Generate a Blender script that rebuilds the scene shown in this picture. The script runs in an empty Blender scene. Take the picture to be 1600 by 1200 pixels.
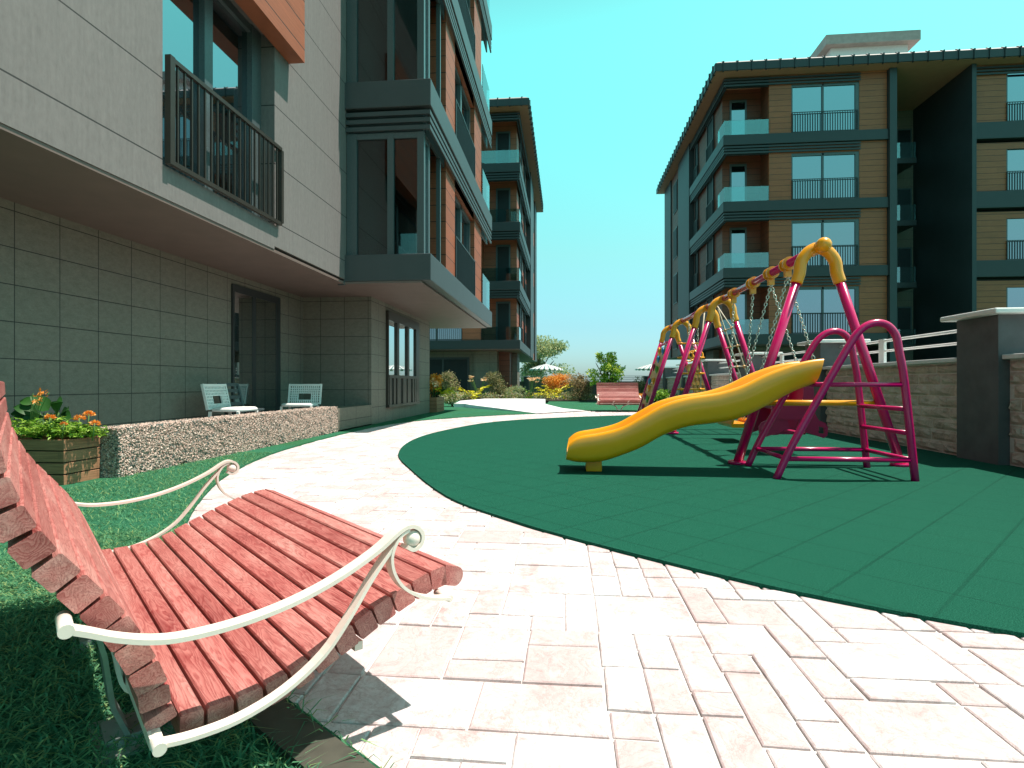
import bpy, math, random
import numpy as np
from mathutils import Vector, Matrix, Quaternion
R = math.radians
random.seed(7); rng = np.random.default_rng(7)
sc = bpy.context.scene
COL = sc.collection

# ------------------------------------------------------------------ camera, sky, sun, exposure
cd = bpy.data.cameras.new('camera'); cd.lens = 20.0; cd.sensor_width = 36; cd.clip_end = 3000; cd.clip_start = 0.02
cam = bpy.data.objects.new('camera', cd); COL.objects.link(cam)
cam.location = (0, 0, 0.85); cam.rotation_euler = (R(90), 0, R(5.4)); sc.camera = cam
SUN_EL, SUN_AZ = 68.0, 80.0           # azimuth clockwise from +Y
wd = bpy.data.worlds.new('World'); sc.world = wd; wd.use_nodes = True
wn = wd.node_tree; bg = wn.nodes['Background']; bg.inputs[1].default_value = 0.078
sky = wn.nodes.new('ShaderNodeTexSky'); sky.sky_type = 'NISHITA'; sky.sun_disc = False
sky.sun_elevation = R(SUN_EL); sky.sun_rotation = R(SUN_AZ)
tc = wn.nodes.new('ShaderNodeTexCoord'); sp = wn.nodes.new('ShaderNodeSeparateXYZ'); wn.links.new(tc.outputs['Generated'], sp.inputs[0])
rp = wn.nodes.new('ShaderNodeValToRGB'); wn.links.new(sp.outputs[2], rp.inputs[0])
K = 4.0
stops = [(0.0, (.85, 1.18, 1.5)), (.10, (.92, 1.45, 1.42)), (.22, (1.20, 2.15, 1.50)), (.5, (1.36, 3.95, 2.3)), (.66, (1.3, 2.2, 1.4)), (.8, (1.0, 1.25, .9)), (1.0, (.9, 1.0, .75))]
el = rp.color_ramp.elements
while len(el) < len(stops): el.new(.5)
for e, (p, c) in zip(el, stops): e.position = p; e.color = (c[0]/K, c[1]/K, c[2]/K, 1)
mx = wn.nodes.new('ShaderNodeVectorMath'); mx.operation = 'MULTIPLY'
wn.links.new(sky.outputs[0], mx.inputs[0]); wn.links.new(rp.outputs[0], mx.inputs[1])
ms = wn.nodes.new('ShaderNodeVectorMath'); ms.operation = 'SCALE'; ms.inputs['Scale'].default_value = K
wn.links.new(mx.outputs[0], ms.inputs[0]); wn.links.new(ms.outputs[0], bg.inputs[0])
ld = bpy.data.lights.new('sun', 'SUN'); ld.energy = 5.0; ld.angle = R(0.5); ld.color = (1, .90, .82)
sun = bpy.data.objects.new('sun', ld); COL.objects.link(sun)
sv = Vector((math.sin(R(SUN_AZ))*math.cos(R(SUN_EL)), math.cos(R(SUN_AZ))*math.cos(R(SUN_EL)), math.sin(R(SUN_EL))))
sun.rotation_euler = sv.to_track_quat('Z', 'Y').to_euler(); sun.location = sv*60
vs = sc.view_settings; vs.view_transform = 'Standard'; vs.look = 'None'; vs.exposure = 0.6; vs.gamma = 1.0; vs.use_curve_mapping = False
sc.cycles.max_bounces = 8; sc.cycles.transparent_max_bounces = 12

# ------------------------------------------------------------------ materials
class NT:
    def __init__(s, name):
        s.m = bpy.data.materials.new(name); s.m.use_nodes = True; s.t = s.m.node_tree
        s.b = s.t.nodes['Principled BSDF']; s.out = s.t.nodes['Material Output']
    def n(s, ty, **k):
        o = s.t.nodes.new(ty)
        for a, v in k.items(): setattr(o, a, v)
        return o
    def l(s, a, b): s.t.links.new(a, b)
    def coord(s, kind):
        if kind == 'world': return s.n('ShaderNodeNewGeometry').outputs['Position']
        return s.n('ShaderNodeTexCoord').outputs['Object']
    def mapping(s, src, scale=(1,1,1), rot=(0,0,0), loc=(0,0,0)):
        m = s.n('ShaderNodeMapping'); m.inputs['Scale'].default_value = scale; m.inputs['Rotation'].default_value = rot; m.inputs['Location'].default_value = loc
        s.l(src, m.inputs['Vector']); return m.outputs[0]
    def noise(s, src, scale, detail=4, rough=.55, dist=0):
        o = s.n('ShaderNodeTexNoise'); o.inputs['Scale'].default_value = scale; o.inputs['Detail'].default_value = detail
        o.inputs['Roughness'].default_value = rough; o.inputs['Distortion'].default_value = dist
        s.l(src, o.inputs['Vector']); return o.outputs['Fac']
    def math(s, op, a, b=None, c=None):
        o = s.n('ShaderNodeMath', operation=op)
        for i, v in enumerate((a, b, c)):
            if v is None: continue
            if isinstance(v, (int, float)): o.inputs[i].default_value = v
            else: s.l(v, o.inputs[i])
        return o.outputs[0]
    def ramp(s, fac, stops):
        o = s.n('ShaderNodeValToRGB'); e = o.color_ramp.elements
        while len(e) < len(stops): e.new(.5)
        for q, (p, c) in zip(e, stops): q.position = p; q.color = (*c, 1)
        s.l(fac, o.inputs[0]); return o.outputs[0]
    def mix(s, fac, a, b, blend='MIX'):
        o = s.n('ShaderNodeMix', data_type='RGBA', blend_type=blend)
        for i, v in ((0, fac), (6, a), (7, b)):
            if isinstance(v, (int, float)): o.inputs[i].default_value = v
            elif isinstance(v, tuple): o.inputs[i].default_value = (*v, 1)
            else: s.l(v, o.inputs[i])
        return o.outputs[2]
    def sep(s, src):
        o = s.n('ShaderNodeSeparateXYZ'); s.l(src, o.inputs[0]); return o.outputs
    def lines(s, c, period, off, width):
        f = s.math('FRACT', s.math('DIVIDE', s.math('SUBTRACT', c, off), period))
        return s.math('LESS_THAN', f, width/period)
    def bump(s, h, strength=.3, dist=.01):
        o = s.n('ShaderNodeBump'); o.inputs['Strength'].default_value = strength; o.inputs['Distance'].default_value = dist
        s.l(h, o.inputs['Height']); s.l(o.outputs[0], s.b.inputs['Normal'])
    def col(s, c):
        if isinstance(c, tuple): s.b.inputs['Base Color'].default_value = (*c, 1)
        else: s.l(c, s.b.inputs['Base Color'])
    def rough(s, v):
        if isinstance(v, (int, float)): s.b.inputs['Roughness'].default_value = v
        else: s.l(v, s.b.inputs['Roughness'])

def simple(name, c, rough=.5, var=.15, scale=6, metal=0, bump=0, bscale=60, kind='object', coat=0, spec=.5):
    n = NT(name); src = n.coord(kind)
    f = n.noise(src, scale, 5)
    d = tuple(x*(1-var) for x in c); u = tuple(min(1, x*(1+var)) for x in c)
    n.col(n.ramp(f, [(.3, d), (.7, u)])); n.rough(rough); n.b.inputs['Metallic'].default_value = metal
    n.b.inputs['Coat Weight'].default_value = coat; n.b.inputs['Specular IOR Level'].default_value = spec
    if coat: n.b.inputs['Coat Roughness'].default_value = .08
    if bump: n.bump(n.noise(src, bscale, 3), bump, .004)
    return n.m

def island(name, stops, rough=.6, trans=0.0, spec=.4):
    n = NT(name); g = n.n('ShaderNodeNewGeometry')
    n.col(n.ramp(g.outputs['Random Per Island'], stops)); n.rough(rough); n.b.inputs['Specular IOR Level'].default_value = spec
    if trans:
        tr = n.n('ShaderNodeBsdfTranslucent'); n.l(n.ramp(g.outputs['Random Per Island'], stops), tr.inputs[0])
        mxs = n.n('ShaderNodeMixShader'); mxs.inputs[0].default_value = trans
        n.l(n.b.outputs[0], mxs.inputs[1]); n.l(tr.outputs[0], mxs.inputs[2]); n.l(mxs.outputs[0], n.out.inputs[0])
    return n.m

def m_stone(name, c, period_h=.5, off_h=5.21, period_v=.36, off_v=.73):
    n = NT(name); p = n.coord('world'); x, y, z = n.sep(p)
    h = n.math('ADD', x, y)
    lm = n.math('MAXIMUM', n.lines(n.math('SUBTRACT', y, n.math('MULTIPLY', x, 0.0)) if False else h, period_h, off_h, .009), n.lines(z, period_v, off_v, .009))
    f = n.noise(n.mapping(p, (5, 5, 9)), 2.2, 8, .7)
    g = n.noise(n.mapping(p, (26, 26, 60)), 1.8, 6, .78)
    cell = n.n('ShaderNodeTexWhiteNoise', noise_dimensions='2D')
    cv = n.n('ShaderNodeCombineXYZ'); n.l(n.math('FLOOR', n.math('DIVIDE', n.math('SUBTRACT', h, off_h), period_h)), cv.inputs[0]); n.l(n.math('FLOOR', n.math('DIVIDE', n.math('SUBTRACT', z, off_v), period_v)), cv.inputs[1])
    n.l(cv.outputs[0], cell.inputs['Vector'])
    base = n.ramp(f, [(.30, tuple(v*.60 for v in c)), (.5, c), (.70, tuple(v*1.38 for v in c))])
    base = n.mix(.55, base, n.ramp(g, [(.3, tuple(v*.55 for v in c)), (.7, tuple(v*1.3 for v in c))]))
    base = n.mix(n.math('MULTIPLY', cell.outputs['Value'], .16), base, tuple(v*.6 for v in c))
    n.col(n.mix(lm, base, (.02, .02, .02))); n.rough(.65)
    n.bump(n.math('SUBTRACT', n.math('MULTIPLY', g, .25), lm), .5, .008)
    return n.m

def m_render(name, c):
    n = NT(name); p = n.coord('world'); x, y, z = n.sep(p)
    lm = n.lines(z, .783, 3.02, .014)
    f = n.math('ADD', n.math('MULTIPLY', n.noise(n.mapping(p, (9, 9, 4)), 3, 6, .65), .6), n.math('MULTIPLY', n.noise(n.mapping(p, (16, 16, .8)), 1.6, 5, .6), .4))
    n.col(n.mix(lm, n.ramp(f, [(.36, tuple(v*.84 for v in c)), (.64, tuple(v*1.10 for v in c))]), (.025, .025, .025))); n.rough(.75)
    n.bump(n.math('SUBTRACT', n.math('MULTIPLY', n.noise(n.mapping(p, (30, 30, 12)), 3, 4), .2), lm), .45, .01)
    return n.m

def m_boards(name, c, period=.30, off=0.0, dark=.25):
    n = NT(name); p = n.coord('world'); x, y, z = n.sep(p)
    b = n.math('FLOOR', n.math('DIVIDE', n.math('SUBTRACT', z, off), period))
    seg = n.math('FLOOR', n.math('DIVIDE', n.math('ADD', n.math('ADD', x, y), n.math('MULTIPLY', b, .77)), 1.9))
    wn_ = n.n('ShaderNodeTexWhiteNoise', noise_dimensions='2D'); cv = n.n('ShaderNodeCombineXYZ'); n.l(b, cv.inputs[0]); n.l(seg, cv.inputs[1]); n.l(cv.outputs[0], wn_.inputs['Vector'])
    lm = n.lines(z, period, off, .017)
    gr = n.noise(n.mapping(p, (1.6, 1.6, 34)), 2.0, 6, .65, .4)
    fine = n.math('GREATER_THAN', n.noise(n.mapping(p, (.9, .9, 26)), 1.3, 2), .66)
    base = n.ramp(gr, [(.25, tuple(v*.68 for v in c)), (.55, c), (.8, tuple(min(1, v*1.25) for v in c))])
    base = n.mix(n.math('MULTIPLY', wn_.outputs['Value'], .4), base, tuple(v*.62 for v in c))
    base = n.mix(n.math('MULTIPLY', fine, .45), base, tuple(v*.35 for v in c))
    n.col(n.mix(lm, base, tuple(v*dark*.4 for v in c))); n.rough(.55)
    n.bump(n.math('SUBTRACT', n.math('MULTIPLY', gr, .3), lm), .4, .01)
    return n.m

def m_slatwood(name):
    n = NT(name); p = n.coord('object'); g = n.n('ShaderNodeNewGeometry').outputs['Random Per Island']
    off = n.n('ShaderNodeCombineXYZ'); n.l(n.math('MULTIPLY', g, 7.0), off.inputs[0]); n.l(n.math('MULTIPLY', g, 31.0), off.inputs[1]); n.l(n.math('MULTIPLY', g, 3.0), off.inputs[2])
    ad = n.n('ShaderNodeVectorMath', operation='ADD'); n.l(p, ad.inputs[0]); n.l(off.outputs[0], ad.inputs[1]); q = ad.outputs[0]
    warp = n.noise(n.mapping(q, (7.0, .75, 7.0)), 1.6, 3, .55, .25)
    cs = n.math('MULTIPLY', warp, 34.0)                       # contour rings = cathedral grain
    ring = n.math('FRACT', cs)
    ringm = n.ramp(ring, [(0.0, (0, 0, 0)), (.55, (.75, .75, .75)), (.85, (1, 1, 1)), (1.0, (0, 0, 0))])
    fib = n.noise(n.mapping(q, (120, 5, 120)), 3, 5, .75)
    blot = n.noise(n.mapping(q, (8, 1.5, 8)), 1.6, 4, .65)
    base = n.ramp(blot, [(.26, (.25, .040, .042)), (.40, (.44, .115, .105)), (.54, (.56, .215, .19)), (.72, (.70, .40, .35))])
    base = n.mix(.85, base, n.ramp(g, [(0.0, (.58, .46, .46)), (.35, (.84, .80, .80)), (.7, (1, 1, 1)), (1.0, (1, 1, 1))]), 'MULTIPLY')
    base = n.mix(.34, base, n.mix(ringm, (.20, .025, .025), (.62, .28, .24)))
    base = n.mix(n.math('MULTIPLY', n.math('GREATER_THAN', fib, .56), .5), base, (.16, .018, .018))
    n.col(base); n.rough(.42); n.b.inputs['Specular IOR Level'].default_value = .35
    n.bump(n.math('ADD', n.math('MULTIPLY', fib, .5), n.math('MULTIPLY', ring, .3)), .35, .002)
    return n.m

def m_glass_mirror(name, refl=.6, tint=(.55, .62, .64), dark=(.012, .02, .022)):
    n = NT(name); gl = n.n('ShaderNodeBsdfGlossy'); gl.inputs['Color'].default_value = (*tint, 1); gl.inputs['Roughness'].default_value = .012
    n.col(dark); n.rough(.05)
    fr = n.n('ShaderNodeFresnel'); fr.inputs['IOR'].default_value = 1.5
    f = n.math('MAXIMUM', fr.outputs[0], refl)
    m = n.n('ShaderNodeMixShader'); n.l(f, m.inputs[0]); n.l(n.b.outputs[0], m.inputs[1]); n.l(gl.outputs[0], m.inputs[2]); n.l(m.outputs[0], n.out.inputs[0])
    return n.m

def m_glass_clear(name, tint=(.62, .82, .82), refl=.10):
    n = NT(name); gl = n.n('ShaderNodeBsdfGlossy'); gl.inputs['Roughness'].default_value = .01; gl.inputs['Color'].default_value = (.9, .95, .95, 1)
    tr = n.n('ShaderNodeBsdfTransparent'); tr.inputs[0].default_value = (*tint, 1)
    fr = n.n('ShaderNodeFresnel'); fr.inputs['IOR'].default_value = 1.45
    f = n.math('MAXIMUM', fr.outputs[0], refl)
    m = n.n('ShaderNodeMixShader'); n.l(f, m.inputs[0]); n.l(tr.outputs[0], m.inputs[1]); n.l(gl.outputs[0], m.inputs[2]); n.l(m.outputs[0], n.out.inputs[0])
    return n.m

def m_lawn(name):
    n = NT(name); p = n.coord('world')
    a = n.noise(n.mapping(p, (1, 1, 1)), 1.1, 4); b = n.noise(p, 26, 6, .75, 1.5); c = n.noise(p, 110, 3, .7)
    base = n.ramp(b, [(.25, (.010, .055, .032)), (.5, (.026, .14, .075)), (.75, (.06, .21, .10))])
    base = n.mix(n.ramp(a, [(.45, (0, 0, 0)), (.75, (.5, .5, .5))]), base, (.035, .10, .02))
    base = n.mix(n.math('MULTIPLY', n.math('GREATER_THAN', c, .56), .35), base, (.01, .05, .03))
    n.col(base); n.rough(.9); n.bump(b, .6, .02); n.b.inputs['Specular IOR Level'].default_value = .1
    return n.m

def m_mat(name):
    n = NT(name); p = n.coord('world'); q = n.mapping(p, (1, 1, 1), (0, 0, R(-47.3))); x, y, z = n.sep(q)
    s1 = n.lines(x, .345, .02, .007); s2 = n.lines(y, .345, .494, .014)
    f = n.noise(p, 210, 4, .9); g = n.noise(p, 1.1, 5, .65)
    base = n.ramp(f, [(.38, (.002, .026, .015)), (.50, (.004, .070, .040)), (.60, (.030, .150, .100))])
    base = n.mix(n.math('MULTIPLY', g, .35), base, (.005, .06, .042))
    lm = n.math('MAXIMUM', s1, n.math('MULTIPLY', s2, n.math('MULTIPLY', n.noise(p, .8, 2), 1.0)))
    n.col(n.mix(n.math('MULTIPLY', lm, .75), base, (.004, .035, .022))); n.rough(.9); n.b.inputs['Specular IOR Level'].default_value = .06
    n.bump(n.math('SUBTRACT', n.math('MULTIPLY', f, .5), lm), .6, .006)
    return n.m

def m_paver(name):
    n = NT(name); p = n.coord('world'); g = n.n('ShaderNodeNewGeometry').outputs['Random Per Island']
    a = n.noise(p, 3.4, 6, .7, .6); b = n.noise(p, 19, 7, .72, .8); c = n.noise(p, 60, 3)
    vein = n.math('ABSOLUTE', n.math('SUBTRACT', n.noise(p, 7.5, 7, .7, 1.0), .5))
    vm = n.ramp(vein, [(0.0, (1, 1, 1)), (.018, (0, 0, 0))])
    base = n.ramp(n.math('ADD', n.math('MULTIPLY', a, .55), n.math('MULTIPLY', b, .45)), [(.33, (.40, .255, .25)), (.43, (.51, .415, .41)), (.52, (.62, .565, .565)), (.62, (.71, .68, .69))])
    base = n.mix(n.ramp(g, [(.40, (0, 0, 0)), (1.0, (.75, .75, .75))]), base, (.48, .365, .36))
    base = n.mix(n.math('MULTIPLY', vm, .4), base, (.28, .16, .14))
    n.col(base); n.rough(.75); n.b.inputs['Specular IOR Level'].default_value = .25
    n.bump(n.math('ADD', n.math('ADD', n.math('MULTIPLY', b, .6), n.math('MULTIPLY', c, .12)), n.math('MULTIPLY', vein, 1.2)), .55, .012)
    return n.m

def m_plank(name, c):                 # planter boards with dirt runs
    n = NT(name); p = n.coord('object')
    f = n.noise(n.mapping(p, (3, 3, 40)), 2, 5, .6); d = n.noise(n.mapping(p, (7, 7, 2.2)), 1.5, 5, .7)
    base = n.ramp(f, [(.3, tuple(v*.65 for v in c)), (.7, tuple(v*1.2 for v in c))])
    n.col(n.mix(n.ramp(d, [(.58, (0, 0, 0)), (.74, (.6, .6, .6))]), base, (.08, .055, .035))); n.rough(.7); n.bump(f, .3, .003)
    return n.m

M = {}
M['stone'] = m_stone('stone_cladding', (.19, .17, .138))
M['stone2'] = m_stone('stone_cladding_far', (.17, .15, .115), .8, 0, .45, .2)
M['render'] = m_render('grey_render', (.165, .15, .145))
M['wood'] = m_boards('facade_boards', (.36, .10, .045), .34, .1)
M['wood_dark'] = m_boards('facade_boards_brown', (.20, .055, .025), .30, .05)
M['wood_tan'] = m_boards('facade_boards_tan', (.37, .105, .038), .26, .02)
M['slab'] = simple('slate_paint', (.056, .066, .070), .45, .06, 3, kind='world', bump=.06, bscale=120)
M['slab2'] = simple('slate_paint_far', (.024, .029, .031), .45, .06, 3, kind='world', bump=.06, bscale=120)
M['fin'] = simple('fin_paint', (.030, .040, .044), .5, .08, 2, kind='world')
M['dark'] = simple('dark_frame', (.028, .032, .034), .4, .1, 8)
M['frame'] = simple('grey_frame', (.075, .095, .10), .35, .25, 60)
M['bronze'] = simple('bronze_rail', (.046, .038, .031), .4, .1, 8, metal=.3)
M['soffit'] = simple('soffit_boards', (.15, .105, .092), .6, .08, 3, kind='world')
M['cream'] = simple('eave_soffit', (.36, .165, .098), .7, .06, 3, kind='world')
M['roof'] = simple('roof_tile', (.34, .29, .27), .6, .15, 4, kind='world')
M['mirror'] = m_glass_mirror('window_glass', .55, (.55, .56, .62))
M['mirror_dim'] = m_glass_mirror('door_glass', .22, (.5, .55, .55))
M['door_glass'] = m_glass_mirror('patio_door_glass', .5, (.72, .74, .74), (.02, .022, .02))
M['mirror_sky'] = m_glass_mirror('bright_glass', .8, (.8, .86, .88))
M['clear'] = m_glass_clear('balcony_glass', (.55, .78, .78), .16)
M['clear_dim'] = m_glass_clear('winter_garden_glass', (.42, .50, .50), .06)
M['bench'] = m_slatwood('red_bench_wood')
M['white_metal'] = simple('cream_steel', (.80, .68, .60), .38, .05, 10, bump=.05, bscale=200)
M['steel'] = simple('galvanised_steel', (.42, .47, .45), .32, .15, 30, metal=.7)
M['pink'] = simple('magenta_paint', (.56, .002, .115), .25, .05, 4, coat=.25)
M['yellow'] = simple('yellow_plastic', (.88, .35, .004), .30, .05, 4, coat=.3)
M['ochre'] = simple('ochre_panel', (.62, .38, .12), .4, .08, 6)
M['magpl'] = simple('magenta_plastic', (.36, .008, .07), .35, .06, 6)
M['chain'] = simple('zinc_chain', (.62, .60, .52), .3, .1, 40, metal=.85)
M['rope'] = simple('cream_rope', (.62, .56, .42), .8, .1, 60)
M['blue'] = simple('blue_hold', (.02, .26, .52), .35); M['green_h'] = simple('green_hold', (.06, .34, .03), .35)
M['lawn'] = m_lawn('lawn'); M['mat'] = m_mat('rubber_mat'); M['paver'] = m_paver('pale_pavers')
M['mortar'] = simple('mortar', (.66, .62, .60), .9, .1, 30, kind='world', bump=.3, bscale=90)
M['kerb'] = simple('dark_kerb', (.055, .055, .04), .7, .2, 20, kind='world')
M['white'] = simple('white_paint', (.78, .77, .75), .5, .04, 8)
M['cap'] = simple('white_capstone', (.66, .66, .66), .6, .06, 10, kind='world')
M['pier'] = simple('pier_render', (.090, .090, .095), .7, .18, 5, kind='world', bump=.15, bscale=70)
M['plank'] = m_plank('planter_boards', (.34, .165, .085))
M['pebble'] = island('pebbles', [(0, (.09, .12, .11)), (.16, (.15, .17, .15)), (.22, (.40, .28, .23)), (.7, (.54, .40, .33)), (1, (.70, .56, .48))], .7)
M['bed'] = simple('pebble_bed', (.26, .20, .165), .9, .3, 40, kind='world', bump=.5, bscale=60)
M['blade'] = island('grass_blades', [(0, (.045, .18, .095)), (.45, (.09, .29, .15)), (.82, (.17, .38, .17)), (1, (.34, .42, .16))], .55, .35, .2)
M['soil'] = simple('soil', (.03, .022, .015), .95, .3, 30, bump=.6, bscale=40)
M['matte_pane'] = simple('matte_dark_pane', (.02, .024, .026), .55, .1, 3, spec=.2)  # matte panes, not blinds: dark reflection of the facing block painted in
M['terrace'] = simple('terrace_stone', (.32, .30, .28), .7, .1, 6, kind='world')

# ------------------------------------------------------------------ mesh helpers
class MB:
    def __init__(s): s.v = []; s.f = []; s.sm = []
    def add(s, vs, fs, smooth=False):
        k = len(s.v); s.v += [tuple(v) for v in vs]; s.f += [tuple(i+k for i in f) for f in fs]; s.sm += [smooth]*len(fs); return s
    def box(s, x0, x1, y0, y1, z0, z1):
        x0, x1 = min(x0, x1), max(x0, x1); y0, y1 = min(y0, y1), max(y0, y1); z0, z1 = min(z0, z1), max(z0, z1)
        return s.add([(x0,y0,z0),(x1,y0,z0),(x1,y1,z0),(x0,y1,z0),(x0,y0,z1),(x1,y0,z1),(x1,y1,z1),(x0,y1,z1)],
              [(0,3,2,1),(4,5,6,7),(0,1,5,4),(1,2,6,5),(2,3,7,6),(3,0,4,7)])
    def obox(s, mat, hx, hy, hz, bev=0):
        if bev:
            pr = [(-hx+bev,-hz),(hx-bev,-hz),(hx,-hz+bev),(hx,hz-bev),(hx-bev,hz),(-hx+bev,hz),(-hx,hz-bev),(-hx,-hz+bev)]
            n = len(pr); v = [mat @ Vector((a, y, b)) for y in (-hy, hy) for a, b in pr]
            f = [tuple(range(n)), tuple(range(2*n-1, n-1, -1))] + [(i, i+n, (i+1) % n+n, (i+1) % n) for i in range(n)]
            return s.add(v, f)
        c = [(x, y, z) for z in (-hz, hz) for x, y in ((-hx,-hy),(hx,-hy),(hx,hy),(-hx,hy))]
        return s.add([mat @ Vector(p) for p in c], [(0,3,2,1),(4,5,6,7),(0,1,5,4),(1,2,6,5),(2,3,7,6),(3,0,4,7)])
    def bar(s, a, b, w, h=None, up=(0,0,1)):
        a, b = Vector(a), Vector(b); d = b-a; L = d.length; d.normalize(); up = Vector(up)
        if abs(d.dot(up)) > .98: up = Vector((1,0,0))
        x = d.cross(up).normalized(); z = x.cross(d)
        m = Matrix((x, d, z)).transposed().to_4x4(); m.translation = (a+b)/2
        return s.obox(m, w/2, L/2, (h or w)/2)
    def tube(s, pts, r, seg=12, caps=True, closed=False):
        pts = [Vector(p) for p in pts]; n = len(pts); rr = r if isinstance(r, (list, tuple)) else [r]*n
        T = []
        for i in range(n):
            a = pts[(i-1) % n] if (closed or i > 0) else pts[i]; b = pts[(i+1) % n] if (closed or i < n-1) else pts[i]
            T.append((b-a).normalized())
        up = Vector((0,0,1)) if abs(T[0].z) < .9 else Vector((1,0,0))
        N = (up - T[0]*up.dot(T[0])).normalized(); vs = []
        for i in range(n):
            N = (N - T[i]*N.dot(T[i])).normalized(); B = T[i].cross(N)
            for k in range(seg):
                a = 2*math.pi*k/seg; vs.append(pts[i] + (N*math.cos(a)+B*math.sin(a))*rr[i])
        fs = []
        for i in range(n if closed else n-1):
            for k in range(seg):
                a = i*seg+k; b = i*seg+(k+1) % seg; j = ((i+1) % n)*seg
                fs.append((a, b, j+(k+1) % seg, j+k))
        s.add(vs, fs, True)
        if caps and not closed: s.f.append(tuple(len(s.v)-len(vs)+k for k in range(seg-1, -1, -1))); s.sm.append(False); s.f.append(tuple(len(s.v)-seg+k for k in range(seg))); s.sm.append(False)
        return s
    def strip(s, pts, side, w, th):
        """flat bar swept along pts; side = width direction"""
        pts = [Vector(p) for p in pts]; side = Vector(side).normalized(); n = len(pts); vs = []
        for i in range(n):
            t = (pts[min(i+1, n-1)]-pts[max(i-1, 0)]).normalized(); nn = t.cross(side).normalized()
            for a, b in ((-1,-1),(1,-1),(1,1),(-1,1)): vs.append(pts[i]+side*a*w/2+nn*b*th/2)
        fs = [(3,2,1,0), tuple((n-1)*4+k for k in range(4))]
        for i in range(n-1):
            for k in range(4): fs.append((i*4+k, i*4+(k+1) % 4, (i+1)*4+(k+1) % 4, (i+1)*4+k))
        return s.add(vs, fs)
    def cyl(s, a, b, r, seg=16): return s.tube([a, b], r, seg)
    def sphere(s, c, r, seg=14, rings=8, sc_=(1,1,1)):
        vs = [Vector((c[0], c[1], c[2]-r*sc_[2]))]
        for i in range(1, rings):
            t = math.pi*i/rings
            for k in range(seg):
                a = 2*math.pi*k/seg; vs.append((c[0]+r*sc_[0]*math.sin(t)*math.cos(a), c[1]+r*sc_[1]*math.sin(t)*math.sin(a), c[2]-r*sc_[2]*math.cos(t)))
        vs.append((c[0], c[1], c[2]+r*sc_[2])); fs = [(0, 1+(k+1) % seg, 1+k) for k in range(seg)]
        for i in range(rings-2):
            for k in range(seg): fs.append((1+i*seg+k, 1+i*seg+(k+1) % seg, 1+(i+1)*seg+(k+1) % seg, 1+(i+1)*seg+k))
        q = 1+(rings-2)*seg; fs += [(q+k, q+(k+1) % seg, len(vs)-1) for k in range(seg)]
        return s.add(vs, fs, True)
    def prism(s, pl, z0, z1):
        n = len(pl); vs = [(x, y, z0) for x, y in pl]+[(x, y, z1) for x, y in pl]
        return s.add(vs, [tuple(range(n-1, -1, -1)), tuple(range(n, 2*n))]+[(i, (i+1) % n, (i+1) % n+n, i+n) for i in range(n)])
    def build(s, name, mat, parent=None, origin=None, bevel=0):
        o = origin if origin is not None else (parent['_o'] if parent is not None and '_o' in parent else (0,0,0))
        vs = [(v[0]-o[0], v[1]-o[1], v[2]-o[2]) for v in s.v]
        me = bpy.data.meshes.new(name); me.from_pydata(vs, [], s.f); me.materials.append(mat)
        me.polygons.foreach_set('use_smooth', s.sm); me.update()
        ob = bpy.data.objects.new(name, me); COL.objects.link(ob)
        if parent is not None: ob.parent = parent; ob['_o'] = parent['_o'] if '_o' in parent else (0,0,0)
        else: ob.location = o; ob['_o'] = tuple(o)
        if bevel:
            b = ob.modifiers.new('bevel', 'BEVEL'); b.width = bevel; b.segments = 2; b.limit_method = 'ANGLE'
        return ob

def npmesh(name, verts, faces_n, mat, parent=None, origin=None, smooth=False):
    """verts (N,3); faces_n (M,k) uniform"""
    o = np.array(origin if origin is not None else (parent['_o'] if parent is not None and '_o' in parent else (0,0,0)), float)
    verts = np.asarray(verts, np.float32)-o.astype(np.float32); faces_n = np.asarray(faces_n, np.int32)
    me = bpy.data.meshes.new(name); k = faces_n.shape[1]; m = len(faces_n)
    me.vertices.add(len(verts)); me.vertices.foreach_set('co', verts.ravel())
    me.loops.add(m*k); me.loops.foreach_set('vertex_index', faces_n.ravel())
    me.polygons.add(m); me.polygons.foreach_set('loop_start', np.arange(0, m*k, k, dtype=np.int32)); me.polygons.foreach_set('loop_total', np.full(m, k, np.int32))
    me.polygons.foreach_set('use_smooth', np.full(m, smooth)); me.update(calc_edges=True); me.validate()
    me.materials.append(mat)
    ob = bpy.data.objects.new(name, me); COL.objects.link(ob)
    if parent is not None: ob.parent = parent; ob['_o'] = tuple(o)
    else: ob.location = tuple(o); ob['_o'] = tuple(o)
    return ob

def tag(o, label=None, cat=None, group=None, kind=None):
    if label: o['label'] = label
    if cat: o['category'] = cat
    if group: o['group'] = group
    if kind: o['kind'] = kind
    return o
def thing(name, label, cat, loc=(0,0,0), rz=0, group=None, local=False):
    """Empty at the thing's base. local=True: parts are given in local coordinates"""
    o = bpy.data.objects.new(name, None); COL.objects.link(o); o.location = loc; o.rotation_euler = (0,0,rz); o.empty_display_size = .2
    o['_o'] = (0,0,0) if local else tuple(loc); return tag(o, label, cat, group)
def copy_tree(o, parent=None):
    c = o.copy(); COL.objects.link(c); c.parent = parent
    for ch in list(o.children): copy_tree(ch, c)
    return c
def smooth_poly(pts, n=6):
    """Catmull-Rom through pts"""
    P = [np.array(p, float) for p in pts]; out = []
    for i in range(len(P)-1):
        a, b, c, d = P[max(i-1, 0)], P[i], P[i+1], P[min(i+2, len(P)-1)]
        for k in range(n):
            t = k/n; out.append(.5*((2*b)+(-a+c)*t+(2*a-5*b+4*c-d)*t*t+(-a+3*b-3*c+d)*t**3))
    out.append(P[-1]); return [tuple(p) for p in out]
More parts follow.
